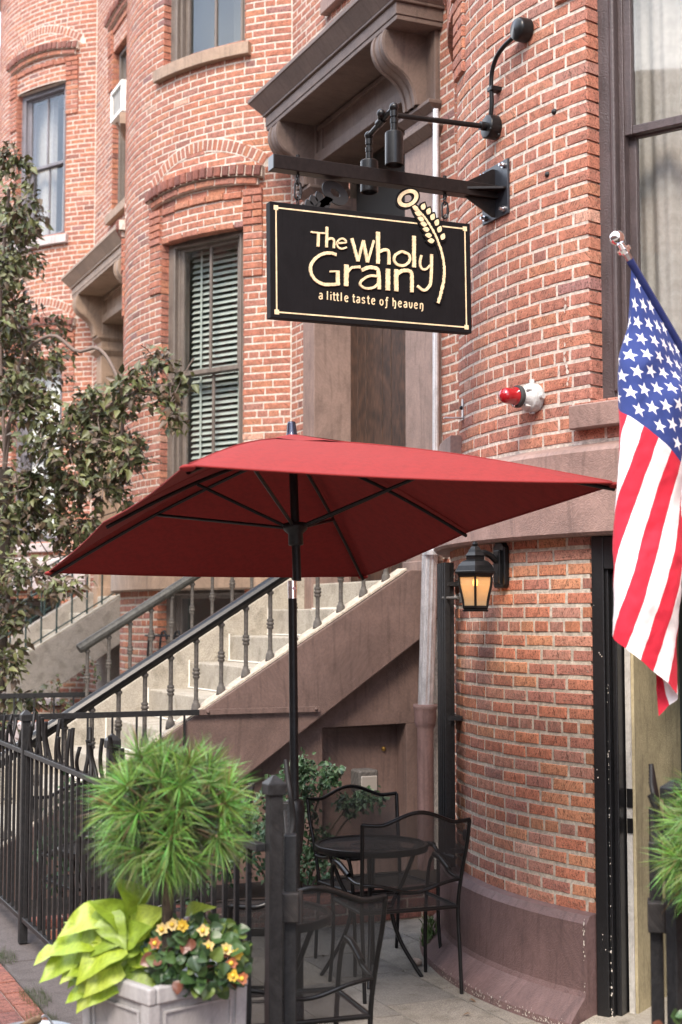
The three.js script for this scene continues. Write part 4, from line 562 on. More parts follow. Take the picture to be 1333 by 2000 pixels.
// ---------------------------------------------------------------- flag
{
  const tip = V(-4.36, 3.26, -3.10), dir = V(-0.02, -0.80, -0.60).normalize(), t = thing('flag', 'striped flag with white stars on blue, hanging from a silver-tipped pole by the door', 'flag', [tip.x, tip.y, tip.z]);
  mesh('pole', rod(V(0, 0, 0), dir.clone().multiplyScalar(2.72), 0.0125, 0.0125, 14), M.steel, t);
  mesh('finial', [ball(0, 0.052, 0.038, 0.028, 20), rod(V(0, 0.035, 0.025), V(0, -0.002, -0.002), 0.012, 0.016), rod(V(0, 0.014, 0.011), V(0, 0.004, 0.003), 0.026, 0.026, 20)], M.chrome, t);
  mesh('wall_socket', rod(dir.clone().multiplyScalar(2.5), dir.clone().multiplyScalar(2.745), 0.022), M.ironGloss, t);
  const cv = document.createElement('canvas'); cv.width = 1520; cv.height = 910; const c = cv.getContext('2d');
  for (let i = 0; i < 13; i++) { c.fillStyle = i % 2 ? '#f3eeee' : '#d2203a'; c.fillRect(0, i * 70, 1520, 70.5); }
  c.fillStyle = '#263a7c'; c.fillRect(0, 0, 610, 490); c.fillStyle = '#f2f0f2';
  const star = (x, y, q) => { c.beginPath(); for (let k = 0; k < 10; k++) { const a = -Math.PI / 2 + k * Math.PI / 5, s = k % 2 ? q * 0.4 : q; c.lineTo(x + s * Math.cos(a), y + s * Math.sin(a)); } c.fill(); };
  for (let j = 0; j < 9; j++) for (let i = 0; i < (j % 2 ? 5 : 6); i++) star(610 / 12 * (1 + 2 * i + (j % 2)), 49 * (j + 1), 31);
  const tx = new THREE.CanvasTexture(cv); tx.colorSpace = THREE.SRGBColorSpace;
  const q = new THREE.CatmullRomCurve3([[-0.5, 0.26, -0.10], [-0.35, 0.19, -0.10], [-0.16, 0.09, -0.085], [-0.05, 0.022, -0.05], [0, 0, 0], [0.045, 0.025, 0.05], [0.13, 0.10, 0.065], [0.22, 0.185, 0.045], [0.275, 0.222, 0.0], [0.32, 0.2, -0.045], [0.4, 0.17, -0.06], [0.52, 0.26, -0.055], [0.66, 0.39, -0.05], [0.9, 0.6, -0.06]].map(([a, b, d]) => V(a, b, d)));
  const tab = q.getPoints(600), at = (s) => { let i = 0, j = tab.length - 1; while (j - i > 1) { const m = (i + j) >> 1; tab[m].x > s ? j = m : i = m; } const k = clamp((s - tab[i].x) / (tab[j].x - tab[i].x || 1)); return [mix(tab[i].y, tab[j].y, k), mix(tab[i].z, tab[j].z, k)]; };
  const NS = 120, NT = 90, g = new THREE.PlaneGeometry(1, 1, NS, NT), p = g.attributes.position, uv = g.attributes.uv, e = V(0.12, 0, -0.993), n = V(0.993, 0, 0.12);
  for (let i = 0; i < p.count; i++) {
    const s = uv.getX(i) * 1.52, h = (1 - uv.getY(i)) * 0.91, w = smooth(0.0, 0.42, s), pp = dir.clone().multiplyScalar(h + 0.04);
    const lat = 0.75 * h - 0.205 * s - 0.012, [x, z] = at(lat), droop = 0.6 * h + 0.75 * s;
    const f = V(0, 0, 0).addScaledVector(e, x * 1.15 - 0.075 * (s / 1.52)).addScaledVector(n, z + 0.012 * Math.sin(s * 7 + h * 11) + 0.010 * fbm3(s * 6, h * 9, 3, 3) + 0.012 * Math.sin(h * 34 + s * 3) * smooth(0.75, 0.2, s)); f.y = -droop - 0.03;
    const top = pp.clone().add(V(0, -0.76 * s - 0.1 * s * (1 - w), 0)); const o = top.lerp(f, w); p.setXYZ(i, o.x, o.y, o.z);
  }
  g.computeVertexNormals(); mesh('cloth', g, new THREE.MeshPhysicalMaterial({ map: tx, roughness: 0.8, side: THREE.DoubleSide, transmission: 0.1, thickness: 0, bumpMap: rep(clothB, 9), bumpScale: 0.0006 }), t, true);
  const hem = new THREE.PlaneGeometry(1, 1, 4, 40), hp = hem.attributes.position; for (let i = 0; i < hp.count; i++) { const k = hem.attributes.uv.getX(i) * TAU, h = hem.attributes.uv.getY(i) * 0.93 + 0.03, o = dir.clone().multiplyScalar(h).add(V(Math.cos(k) * 0.018, 0, 0)).addScaledVector(V(0, 0.6, -0.8), Math.sin(k) * 0.018); hp.setXYZ(i, o.x, o.y, o.z); }
  hem.computeVertexNormals(); mesh('sleeve', hem, std([0.022, 0.034, 0.15], { roughness: 0.8 }), t);
}
// ---------------------------------------------------------------- umbrella
{
  const t = thing('patio_umbrella', 'open red rectangular patio umbrella on a black pole, canopy tilted', 'umbrella', [-6.02, 0, -2.45]);
  const al = iron([0.016, 0.016, 0.017], { roughness: 0.42 }), lean = 0.016;
  const px = (y) => -0.004 * (2 - y), pz = (y) => lean * (2.0 - y) * -1.0 + 0.01;
  const P = (y) => V(px(y), y, pz(y));
  mesh('lower_pole', [rod(P(0.1), P(1.07), 0.021, 0.021, 16), rod(P(0.1), P(0.42), 0.031, 0.031, 16)], al, t);
  mesh('crank_housing', [between(lathe([[0.021, -0.14], [0.03, -0.13], [0.042, -0.02], [0.045, 0.06], [0.04, 0.1], [0.021, 0.11]], 20), P(0.98), P(1.0)), rod(P(1.06).add(V(0.02, 0, 0.03)), P(1.05).add(V(0.06, -0.005, 0.05)), 0.017)], al, t);
  mesh('crank_handle', [bar(P(1.05).add(V(0.065, 0.0, 0.05)), P(1.05).add(V(0.07, -0.11, 0.10)), 0.022, 0.012), rod(P(1.05).add(V(0.06, -0.105, 0.095)), P(1.05).add(V(0.1, -0.105, 0.12)), 0.011)], al, t);
  mesh('middle_pole', rod(P(1.07), P(2.0), 0.0195, 0.0195, 16), al, t);
  mesh('tilt_joint', [rod(P(1.995), P(2.075), 0.021, 0.021, 16), rod(P(2.04).add(V(-0.025, 0, 0)), P(2.04).add(V(0.025, 0, 0)), 0.008)], M.chrome, t);
  mesh('base_plate', lathe([[0.001, 0.1], [0.05, 0.1], [0.06, 0.09], [0.22, 0.06], [0.25, 0.05], [0.25, 0.001], [0.001, 0.001]], 32), al, t);
  const head = part('canopy_frame', t, [0.012, 2.075, -0.008]); head.rotation.set(0, rad(-2.2), rad(6.4), 'YZX');
  const yr = 0.215, a = 1.317, b = 0.882, ap = 0.66;   // rim above the joint, half length (x), half width (z), apex height
  const apex = V(0, ap, 0), rim = [V(a, yr, b), V(0, yr + 0.03, b), V(-a, yr, b), V(-a, yr, -b), V(0, yr + 0.03, -b), V(a, yr, -b)];
  mesh('upper_pole', rod(V(0, 0, 0), V(0, ap + 0.02, 0), 0.0195, 0.0195, 16), al, head);
  mesh('finial', lathe([[0.028, ap + 0.012], [0.024, ap + 0.03], [0.02, ap + 0.07], [0.018, ap + 0.078], [0.001, ap + 0.08]], 16), std([0.04, 0.045, 0.07], { roughness: 0.18, metalness: 0.6 }), head);
  mesh('runner_hub', lathe([[0.021, 0.16], [0.034, 0.165], [0.034, 0.215], [0.055, 0.235], [0.055, 0.262], [0.021, 0.265]], 20), al, head);
  mesh('top_hub', lathe([[0.021, ap - 0.05], [0.05, ap - 0.045], [0.05, ap - 0.01], [0.021, ap - 0.005]], 20), al, head);
  for (const q of rim) {
    const s = apex.clone().add(V(0, -0.035, 0)), e = q.clone().add(V(0, -0.016, 0)), sagged = (k) => s.clone().lerp(e, k).add(V(0, 0.03 * Math.sin(Math.PI * k) - 0.012, 0));
    mesh('rib', tube([0.02, 0.25, 0.5, 0.75, 0.985].map(sagged), 0.0088, 8, 20), al, head);
    const k = 0.52, m = sagged(k).add(V(0, -0.008, 0)), h = V(q.x, 0, q.z).normalize().multiplyScalar(0.045).add(V(0, 0.248, 0)); mesh('strut', rod(h, m, 0.008, 0.008, 8), al, head);
  }
  const tr = [], N = 12, red = std([0.255, 0.0155, 0.014], { map: rep(clothT, 4), bumpMap: rep(clothB, 4), bumpScale: 0.0005, roughness: 0.9 });
  const top = (k, q) => apex.clone().lerp(q, k).add(V(0, 0.03 * Math.sin(Math.PI * k), 0));
  for (let i = 0; i < 6; i++) { const p0 = rim[i], p1 = rim[(i + 1) % 6];
    const pt = (k, w) => { const A = top(k, p0), B = top(k, p1), c = A.lerp(B, w), s = Math.sin(Math.PI * w); c.y -= (0.01 + 0.006 * Math.sin(k * 9 + i * 2)) * s * k * (p0.distanceTo(p1) / 1.6); const inw = 0.014 * s * k ** 4 * p0.distanceTo(p1) / 1.5, d = Math.hypot(c.x, c.z) || 1; c.x -= c.x / d * inw; c.z -= c.z / d * inw; return c; };
    for (let j = 0; j < N; j++) for (let w = 0; w < N; w++) { const k0 = j / N, k1 = (j + 1) / N, w0 = w / N, w1 = (w + 1) / N; quad(tr, pt(k0, w0), pt(k1, w0), pt(k1, w1), pt(k0, w1)); }
  }
  let cg = fromTris(tr); cg = mergeVertices(cg.deleteAttribute('normal'), 1e-4); cg.computeVertexNormals(); mesh('canopy', flat(cg), red, head);
  const vt = []; for (let i = 0; i < 6; i++) { const p0 = rim[i], p1 = rim[(i + 1) % 6], pt = (k, w) => top(k, p0).lerp(top(k, p1), w).add(V(0, 0.022 - 0.10 * k + 0.02 * Math.sin(w * 9 + i) * k, 0)); for (let w = 0; w < 6; w++) quad(vt, pt(0.01, w / 6), pt(0.2, w / 6), pt(0.2, (w + 1) / 6), pt(0.01, (w + 1) / 6)); }
  mesh('vent_cap', fromTris(vt), red, head);
  for (const q of rim) mesh('seam', tube([0.03, 0.3, 0.6, 0.98].map((k) => top(k, q).add(V(0, 0.001, 0))), 0.0028, 5, 20), red, head);
  for (let i = 0; i < 6; i++) { const p0 = rim[i], p1 = rim[(i + 1) % 6], n = 10, pts = Array.from({ length: n + 1 }, (_, j) => { const w = j / n, c = top(0.998, p0).lerp(top(0.998, p1), w), s = Math.sin(Math.PI * w), f = p0.distanceTo(p1), d = Math.hypot(c.x, c.z); c.y -= (0.01 + 0.006 * Math.sin(9 + i * 2)) * s * f / 1.6; c.x -= c.x / d * 0.014 * s * f / 1.5; c.z -= c.z / d * 0.014 * s * f / 1.5; return c; }); mesh('hem', tube(pts, 0.0045, 5, 30), red, head); }
  for (const i of [0, 2, 3, 5]) mesh('corner_pocket', ball(0, 0, 0, 0.02, 10).scale(1.5, 0.6, 1.5).translate(rim[i].x * 0.99, rim[i].y - 0.006, rim[i].z * 0.99), red, head);
}

// ---------------------------------------------------------------- cafe furniture
const meshA = tex(64, (u, v) => { const d = Math.min(Math.abs(((u + v) * 1 % 1) - 0.5), Math.abs(((u - v + 2) * 1 % 1) - 0.5)); return d < 0.19 ? 1 : 0; }, false);
meshA.repeat.set(55, 85); const meshMat = std([0.022, 0.022, 0.022], { alphaMap: meshA, alphaTest: 0.5, roughness: 0.4 });
const meshTop = meshA.clone(); meshTop.repeat.set(70, 70); meshTop.needsUpdate = true; const meshMat2 = std([0.02, 0.02, 0.021], { alphaMap: meshTop, alphaTest: 0.5, roughness: 0.4 });
const chairIron = iron([0.012, 0.0115, 0.0115], { roughness: 0.28 });
function makeChair(label) { // faces +z, origin at the floor under its middle
  const t = thing('cafe_chair', label, 'chair', [0, 0, 0], 0, 'black mesh chairs on the patio'), w = 0.265, r = 0.0105;
  const back = (s, y) => V(s * (w + 0.03 * smooth(0.43, 0.9, y)), y, -0.2 - 0.085 * smooth(0.4, 0.92, y) - 0.04 * smooth(0.43, 0, y));
  for (const s of [-1, 1]) {
    mesh('rear_leg', tube([0, 0.2, 0.43, 0.62, 0.76, 0.88].map((y) => back(s, y)), r, 8, 26), chairIron, t);
    mesh('front_leg', tube([V(s * (w + 0.01), 0, 0.235), V(s * w, 0.22, 0.215), V(s * (w + 0.005), 0.43, 0.205), V(s * (w + 0.015), 0.58, 0.19), V(s * (w + 0.02), 0.635, 0.14), V(s * (w + 0.02), 0.625, 0.06), V(s * (w + 0.015), 0.585, -0.06), V(s * (w + 0.012), 0.572, -0.15), back(s, 0.575)], r, 8, 50), chairIron, t);
    mesh('arm_pad', tube([V(s * (w + 0.02), 0.642, 0.14), V(s * (w + 0.02), 0.635, 0.06), V(s * (w + 0.015), 0.597, -0.06)], 0.0145, 8, 14), chairIron, t);
  }
  const topY = (x) => 0.882 + 0.052 * Math.exp(-((x / 0.135) ** 2)) - 0.012 * Math.exp(-(((Math.abs(x) - 0.2) / 0.06) ** 2)), lowY = (x) => 0.575 - 0.05 * Math.exp(-((x / 0.15) ** 2)) ;
  const bx = (k, y) => { const q = back(1, y); return V(k * q.x, y, q.z - 0.035 * (1 - k * k)); }, K = Array.from({ length: 13 }, (_, i) => -1 + i / 6);
  mesh('top_rail', tube(K.map((k) => bx(k, topY(k * 0.295))), r, 8, 50), chairIron, t); mesh('lower_rail', tube(K.map((k) => bx(k, lowY(k * 0.28))), r * 0.85, 8, 50), chairIron, t);
  const sheet = (n, m, f) => { const g = new THREE.PlaneGeometry(1, 1, n, m), p = g.attributes.position; for (let i = 0; i < p.count; i++) { const o = f(g.attributes.uv.getX(i), g.attributes.uv.getY(i)); p.setXYZ(i, o.x, o.y, o.z); } g.computeVertexNormals(); return g; };
  mesh('back_mesh', sheet(16, 8, (u, v) => { const k = u * 2 - 1; return bx(k * 0.99, mix(lowY(k * 0.28), topY(k * 0.295), v)); }), meshMat, t, true);
  mesh('seat_mesh', sheet(12, 12, (u, v) => V((u * 2 - 1) * w, 0.435 - 0.012 * Math.sin(Math.PI * u) * Math.sin(Math.PI * v), mix(-0.2, 0.215, v))), meshMat2, t, true);
  mesh('seat_frame', [tube([V(-w, 0.43, 0.21), V(0, 0.43, 0.225), V(w, 0.43, 0.21)], r, 8, 14), tube([V(-w, 0.43, -0.2), V(0, 0.43, -0.205), V(w, 0.43, -0.2)], r, 8, 14), rod(V(-w, 0.43, -0.2), V(-w, 0.43, 0.21), r), rod(V(w, 0.43, -0.2), V(w, 0.43, 0.21), r)], chairIron, t);
  return t;
}
function makeTable(label) {
  const t = thing('cafe_table', label, 'table', [0, 0, 0], 0, 'round black mesh tables on the patio'), Rt = 0.305;
  mesh('rim', [lathe([[Rt - 0.012, 0.672], [Rt, 0.668], [Rt, 0.698], [Rt - 0.006, 0.702], [Rt - 0.02, 0.698]], 48), new THREE.TorusGeometry(0.11, 0.006, 6, 32).rotateX(Math.PI / 2).translate(0, 0.685, 0)], chairIron, t);
  const top = new THREE.CircleGeometry(Rt - 0.008, 48).rotateX(-Math.PI / 2).translate(0, 0.694, 0); mesh('mesh_top', top, meshMat2, t, true);
  for (let k = 0; k < 4; k++) { const a = k * Math.PI / 2 + Math.PI / 4, q = (r, y) => V(r * Math.cos(a), y, r * Math.sin(a)); mesh('leg', [tube([q(0.24, 0.675), q(0.17, 0.5), q(0.11, 0.36), q(0.15, 0.2), q(0.23, 0.06), q(0.27, 0.0)], 0.0115, 8, 40)], chairIron, t); mesh('leg_brace', rod(q(0.24, 0.672), q(0.02, 0.672), 0.007), chairIron, t); }
  mesh('ring', new THREE.TorusGeometry(0.115, 0.007, 6, 32).rotateX(Math.PI / 2).translate(0, 0.37, 0), chairIron, t);
  return t;
}
const ch = makeChair('black mesh chair in the middle of the patio, back to us, beside the brown base'); ch.position.set(-6.82, 0, -3.345); ch.rotation.y = -Math.PI / 2 - 0.06;
dup(ch, 'black mesh chair cut off at the bottom, just inside the open gate', [-5.165, 0, -2.075], -Math.PI / 2 + 0.10);
dup(ch, 'black mesh chair facing us behind the small table, in front of the low brown door', [-7.36, 0, -3.50], Math.PI / 2 - 0.08);
dup(ch, 'black mesh chair seen through the fence left of the ball-shaped pine', [-8.10, 0, -2.12], Math.PI / 2 - 0.2);
dup(ch, 'black mesh chair hidden mostly behind the ball-shaped pine', [-6.95, 0, -2.02], -Math.PI / 2 + 0.25);
const tb = makeTable('small round black table between the two chairs by the stoop'); tb.position.set(-7.08, 0, -3.33); tb.rotation.y = 0.3;
dup(tb, 'round black table behind the gate post, its edge showing beside the umbrella pole', [-5.62, 0, -2.13], 0.1);
dup(tb, 'round black table seen through the fence at the left', [-7.55, 0, -2.05], 0.6);

// ---------------------------------------------------------------- iron fences and gate
const postG = (h, w = 0.058) => [rbox(-w / 2, w / 2, 0, h - 0.05, -w / 2, w / 2, 0.004), rbox(-w / 2 - 0.008, w / 2 + 0.008, h - 0.06, h - 0.025, -w / 2 - 0.008, w / 2 + 0.008, 0.004), frustum([-w / 2 - 0.008, w / 2 + 0.008, -w / 2 - 0.008, w / 2 + 0.008], [-0.004, 0.004, -0.004, 0.004], h - 0.025, h)];
const ZF = -1.6, GY = 0.2;
{
  const t = thing('iron_fence', 'black iron fence with wavy bar tops along the patio front', 'fence', [0, GY, ZF]), r = rng(91);
  for (const x of [-9.0, -7.72, -5.96, -4.18]) mesh('post', postG(1.22, 0.044).map((g) => g.translate(x, 0, x > -5 ? -0.035 : 0)), M.iron, t);
  for (const [a, b] of [[-8.97, -7.75], [-7.69, -5.99], [-5.93, -4.2]]) { mesh('rail', rbox(a, b, 0.985, 1.01, -0.016, 0.016, 0.003), M.iron, t); mesh('rail', rbox(a, b, 0.115, 0.14, -0.014, 0.014, 0.003), M.iron, t); }
  for (let x = -8.9; x < -4.2; x += 0.112) {
    if ([-7.72, -5.96, -4.17].some((p) => Math.abs(p - x) < 0.045)) continue;
    const ph = r() * TAU, am = 0.012 + 0.018 * r(), top = 1.12 + 0.1 * r(), j = (k) => V(x + am * Math.sin(ph + k * 3.4) - am * Math.sin(ph), mix(1.0, top, k), am * 0.7 * Math.cos(ph + k * 2.6) - am * 0.7 * Math.cos(ph));
    mesh('bar', [bar(V(x, 0.14, 0), V(x, 0.985, 0), 0.015), tube([V(x, 0.98, 0), j(0.1), j(0.35), j(0.6), j(0.85), j(1)], 0.0095, 5, 12), rbox(x - 0.008, x + 0.008, top - 0.006, top + 0.002, -0.008, 0.008, 0.001).translate(j(1).x - x, 0, j(1).z)], M.iron, t);
  }
}
{ // flat rail and thin bars from the fence back to the stoop
  const t = thing('side_fence', 'thin flat rail with slim bars bolted to the brown side of the stoop', 'fence', [-9.025, 0, 0]);
  mesh('rail', rbox(-0.006, 0.006, 1.275, 1.312, -3.0, ZF, 0.002), M.iron, t); mesh('rail_end', [rbox(-0.006, 0.006, 1.275, 1.312, -3.86, -3.002, 0.002), ball(0.008, 1.295, -3.06, 0.012), ball(0.008, 1.295, -3.83, 0.012)], M.stoopPaint, t);
  for (let z = -2.9; z < -1.65; z += 0.16) mesh('bar', bar(V(0.0, 0.0, z), V(0.0, 1.275, z), 0.012), M.iron, t);
}
{
  const t = thing('side_fence', 'slim black fence on the far side of the near stoop, left edge of the picture', 'fence', [-11.62, 0, 0]);
  mesh('rail', rbox(-0.006, 0.006, 1.27, 1.31, -2.95, -1.2, 0.002), M.iron, t); for (let z = -2.95; z < -1.2; z += 0.16) mesh('bar', bar(V(0, 0.1, z), V(0, 1.28, z), 0.012), M.iron, t);
  mesh('brace', [bar(V(0, 1.28, -2.95), V(0, 0.95, -2.88), 0.03, 0.012)], M.iron, t);
}
function gateLeaf(label, pos, turn) { // hinge stile at the origin, leaf running to +x
  const t = thing('gate', label, 'gate', pos, turn);
  mesh('stile', rbox(-0.024, 0.024, 0.05, 1.02, -0.02, 0.02, 0.004), M.iron, t); mesh('stile', rbox(0.78, 0.826, 0.05, 1.02, -0.02, 0.02, 0.004), M.iron, t);
  for (const y of [0.09, 0.97]) mesh('rail', rbox(0.024, 0.78, y, y + 0.026, -0.014, 0.014, 0.003), M.iron, t);
  for (let x = 0.1; x < 0.77; x += 0.112) mesh('bar', [bar(V(x, 0.11, 0), V(x, 0.98, 0), 0.015), tube([V(x, 0.98, 0), V(x + 0.012, 1.05, 0.01), V(x - 0.008, 1.13, 0), V(x + 0.006, 1.19, -0.01)], 0.0095, 5, 10)], M.iron, t);
  for (const y of [0.22, 0.8]) mesh('hinge', [rbox(-0.06, -0.006, y - 0.045, y + 0.045, -0.026, 0.026, 0.004), rbox(-0.022, 0.028, y - 0.045, y + 0.045, -0.0265, 0.0265, 0.004), rod(V(-0.03, y - 0.05, 0.03), V(-0.03, y + 0.05, 0.03), 0.009)], iron([0.035, 0.031, 0.03], { roughness: 0.6 }), t);
  return t;
}
gateLeaf('black gate leaf hinged on the tall post beside the begonia planter, swung open', [-4.285, GY, -1.732], Math.PI - 0.37);
{ const t = thing('gate_post', 'black iron gate post at the right edge, in front of the cream door', 'post', [-3.575, GY, -2.69]); mesh('shaft', postG(1.22, 0.05), M.iron, t); mesh('bent_bar', tube([V(-0.03, 0.95, 0.0), V(-0.036, 1.02, 0.004), V(-0.05, 1.1, 0.02), V(-0.06, 1.17, 0.045)], 0.0115, 6, 12), M.iron, t); }
gateLeaf('black gate leaf hinged at the right edge post, swung open toward the door', [-3.69, GY, -2.70], Math.PI - 0.63);
{ const t = thing('iron_fence', 'short black iron fence from the right gate post to the house', 'fence', [-3.575, GY, -2.75]); for (const y of [0.115, 0.985]) mesh('rail', rbox(-0.014, 0.014, y, y + 0.025, -1.9, 0.0, 0.003), M.iron, t); for (let z = -0.16; z > -1.9; z -= 0.112) mesh('bar', bar(V(0, 0.05, z), V(0, 1.14, z), 0.015), M.iron, t); }
// ---------------------------------------------------------------- plants
function leafGeo(len, wid, o = {}) { // base at origin, blade along +y, face +z
  const n = o.n ?? 6, m = o.m ?? 4, t = [], prof = o.prof ?? ((k) => Math.sin(Math.PI * Math.min(1, k ** 0.62))), pt = (i, j) => { const k = i / n, s = (j / m) * 2 - 1, w = wid / 2 * prof(k); return V(s * w, k * len - (o.lobe ?? 0) * len * Math.abs(s) * (1 - k) ** 3, Math.abs(s) * w * (o.fold ?? 0.35) - (o.curl ?? 0.25) * len * k * k + (o.wave ?? 0) * Math.sin(k * 9 + s * 2) * w); };
  for (let i = 0; i < n; i++) for (let j = 0; j < m; j++) quad(t, pt(i, j), pt(i, j + 1), pt(i + 1, j + 1), pt(i + 1, j));
  let g = fromTris(t); const uv = []; for (let i = 0; i < n; i++) for (let j = 0; j < m; j++) for (const [a, b] of [[i, j], [i, j + 1], [i + 1, j + 1], [i, j], [i + 1, j + 1], [i + 1, j]]) uv.push(b / m, a / n);
  g.setAttribute('uv', new THREE.BufferAttribute(new Float32Array(uv), 2)); g = mergeVertices(g.deleteAttribute('normal'), 1e-5); g.computeVertexNormals(); return flat(g);
}
const leafMat = (c, o = {}) => new THREE.MeshPhysicalMaterial({ color: col(...c), roughness: 0.55, transmission: 0.22, thickness: 0, side: THREE.DoubleSide, ...o });
const vcLeaf = new THREE.MeshPhysicalMaterial({ color: 0xffffff, vertexColors: true, roughness: 0.5, transmission: 0.12, thickness: 0, side: THREE.DoubleSide });
const orient = (dir, up, spin = 0) => { const y = dir.clone().normalize(), z = up.clone().addScaledVector(y, -up.dot(y)).normalize(), x = new THREE.Vector3().crossVectors(y, z); return new THREE.Matrix4().makeBasis(x, y, z).multiply(new THREE.Matrix4().makeRotationY(spin)); };
const paintGeo = (g, c) => { const n = g.attributes.position.count, a = new Float32Array(n * 3); for (let i = 0; i < n; i++) { a[3 * i] = c[0]; a[3 * i + 1] = c[1]; a[3 * i + 2] = c[2]; } g.setAttribute('color', new THREE.BufferAttribute(a, 3)); return g; };
const sph = (r) => { const z = r() * 2 - 1, a = r() * TAU, s = Math.sqrt(1 - z * z); return V(s * Math.cos(a), z, s * Math.sin(a)); };

function pinePom(label, pos, Rr, seed, trunkTo) { // ball-pruned pine: tufts of long needles on a bare stem
  const t = thing('topiary_pine', label, 'pine', pos), r = rng(seed), nd = [], colr = [], pushTri = (a, b, c, k) => { nd.push(a, b, c); for (let i = 0; i < 3; i++) colr.push(...k); };
  mesh('trunk', tube([V(0, trunkTo, 0), V(0.01, trunkTo * 0.6, 0.005), V(-0.006, trunkTo * 0.3, 0), V(0, 0.02, 0)], 0.017, 8, 16), std([0.09, 0.07, 0.05], { map: rep(woodT, 3), roughness: 1 }), t);
  const tw = [];
  // tufts spread evenly over the ball, each a star of long needles round a bud; shorter tufts fill the inside, with inner shade put into their darker green
  const N = 96; for (let i = 0; i < N; i++) {
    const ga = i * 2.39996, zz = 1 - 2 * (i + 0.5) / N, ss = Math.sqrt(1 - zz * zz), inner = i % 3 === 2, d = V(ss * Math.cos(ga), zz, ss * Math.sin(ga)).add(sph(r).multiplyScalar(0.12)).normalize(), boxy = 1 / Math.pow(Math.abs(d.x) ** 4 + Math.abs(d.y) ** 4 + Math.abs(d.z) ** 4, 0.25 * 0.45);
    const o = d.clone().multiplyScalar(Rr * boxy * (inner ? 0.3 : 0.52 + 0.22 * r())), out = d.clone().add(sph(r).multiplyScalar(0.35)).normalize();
    tw.push(rod(V(0, -0.02, 0), o, 0.005, 0.003, 4)); tw.push(ball(o.x + out.x * 0.008, o.y + out.y * 0.008, o.z + out.z * 0.008, 0.0065, 6));
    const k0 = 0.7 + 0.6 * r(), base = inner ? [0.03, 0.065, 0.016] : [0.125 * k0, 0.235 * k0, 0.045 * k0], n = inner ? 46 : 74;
    for (let k = 0; k < n; k++) {
      const u = r(), el = 0.1 + 1.35 * u ** 0.6, az = r() * TAU, e1 = new THREE.Vector3().crossVectors(out, V(0.3, 1, 0.2)).normalize(), e2 = new THREE.Vector3().crossVectors(out, e1);
      const q = out.clone().multiplyScalar(Math.cos(el)).addScaledVector(e1, Math.sin(el) * Math.cos(az)).addScaledVector(e2, Math.sin(el) * Math.sin(az)).normalize(), len = (0.07 + 0.05 * r()) * (0.8 + 0.35 * k0 * 0.8), side = new THREE.Vector3().crossVectors(q, sph(r)).normalize().multiplyScalar(0.00125), st = o.clone().addScaledVector(out, 0.012 * r());
      const m = st.clone().addScaledVector(q, len * 0.55), e = st.clone().addScaledVector(q, len).add(V(0, -0.012 * r() - 0.004, 0)), c = r() < 0.03 ? [0.2, 0.12, 0.05] : base.map((v) => v * (0.65 + 0.7 * r()));
      pushTri(st.clone().sub(side), st.clone().add(side), m.clone().add(side), c); pushTri(st.clone().sub(side), m.clone().add(side), m.clone().sub(side), c); pushTri(m.clone().sub(side), m.clone().add(side), e, c);
    }
  }
  mesh('twig', tw, std([0.15, 0.1, 0.06], { roughness: 1 }), t).userData.kind = 'stuff';
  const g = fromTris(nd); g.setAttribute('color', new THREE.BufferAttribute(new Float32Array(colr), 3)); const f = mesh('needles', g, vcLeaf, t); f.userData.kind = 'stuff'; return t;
}
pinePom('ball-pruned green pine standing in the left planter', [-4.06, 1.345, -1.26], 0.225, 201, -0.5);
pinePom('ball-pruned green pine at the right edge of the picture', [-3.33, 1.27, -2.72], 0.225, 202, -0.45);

const zincT = tex(256, (u, v) => { const k = 0.86 + 0.12 * tn(u, v, 5, 121, 5) + 0.06 * tn(u, v * 0.25, 30, 124, 3) + 0.06 * tn(u, v, 70, 127, 2); return [k, k, k * 1.005]; });
function planter(label, pos, turn) {
  const t = thing('planter', label, 'planter', pos, turn), h = 0.66, b = 0.155, w = 0.18, m = std([0.40, 0.39, 0.385], { map: rep(zincT, 1.4), roughness: 0.8 }), m2 = std([0.45, 0.44, 0.435], { map: rep(zincT, 1.1), roughness: 0.8 });
  mesh('body', [frustum([-b, b, -b, b], [-w + 0.012, w - 0.012, -w + 0.012, w - 0.012], 0, h - 0.045)], m, t);
  mesh('rim', [rbox(-w, w, h - 0.05, h, w - 0.03, w, 0.008), rbox(-w, w, h - 0.05, h, -w, -w + 0.03, 0.008), rbox(-w, -w + 0.03, h - 0.05, h, -w + 0.03, w - 0.03, 0.008), rbox(w - 0.03, w, h - 0.05, h, -w + 0.03, w - 0.03, 0.008)], m2, t);
  for (let k = 0; k < 4; k++) mesh('corner_stile', [frustum([b - 0.03, b + 0.008, b - 0.03, b + 0.008], [w - 0.042, w - 0.004, w - 0.042, w - 0.004], 0.0, h - 0.05)].map((g) => g.rotateY(k * Math.PI / 2)), m2, t);
  for (let k = 0; k < 4; k++) mesh('panel_bead', [[-1], [1]].map(([s]) => bar(V(s * (b - 0.045), 0.06, b + 0.003), V(s * (w - 0.062), h - 0.075, w - 0.008), 0.006)).concat([bar(V(-w + 0.062, h - 0.075, w - 0.008), V(w - 0.062, h - 0.075, w - 0.008), 0.006), bar(V(-b + 0.045, 0.06, b + 0.003), V(b - 0.045, 0.06, b + 0.003), 0.006)]).map((g) => g.rotateY(k * Math.PI / 2)), m2, t);
  mesh('earth', box(-w + 0.03, w - 0.03, h - 0.1, h - 0.07, -w + 0.03, w - 0.03), M.soil, t); return t;
}
planter('grey square planter at the bottom, beside the tall gate post', [-4.22, GY, -1.30], rad(18));
planter('grey planter corner at the bottom right edge', [-3.36, GY - 0.16, -2.70], rad(18));
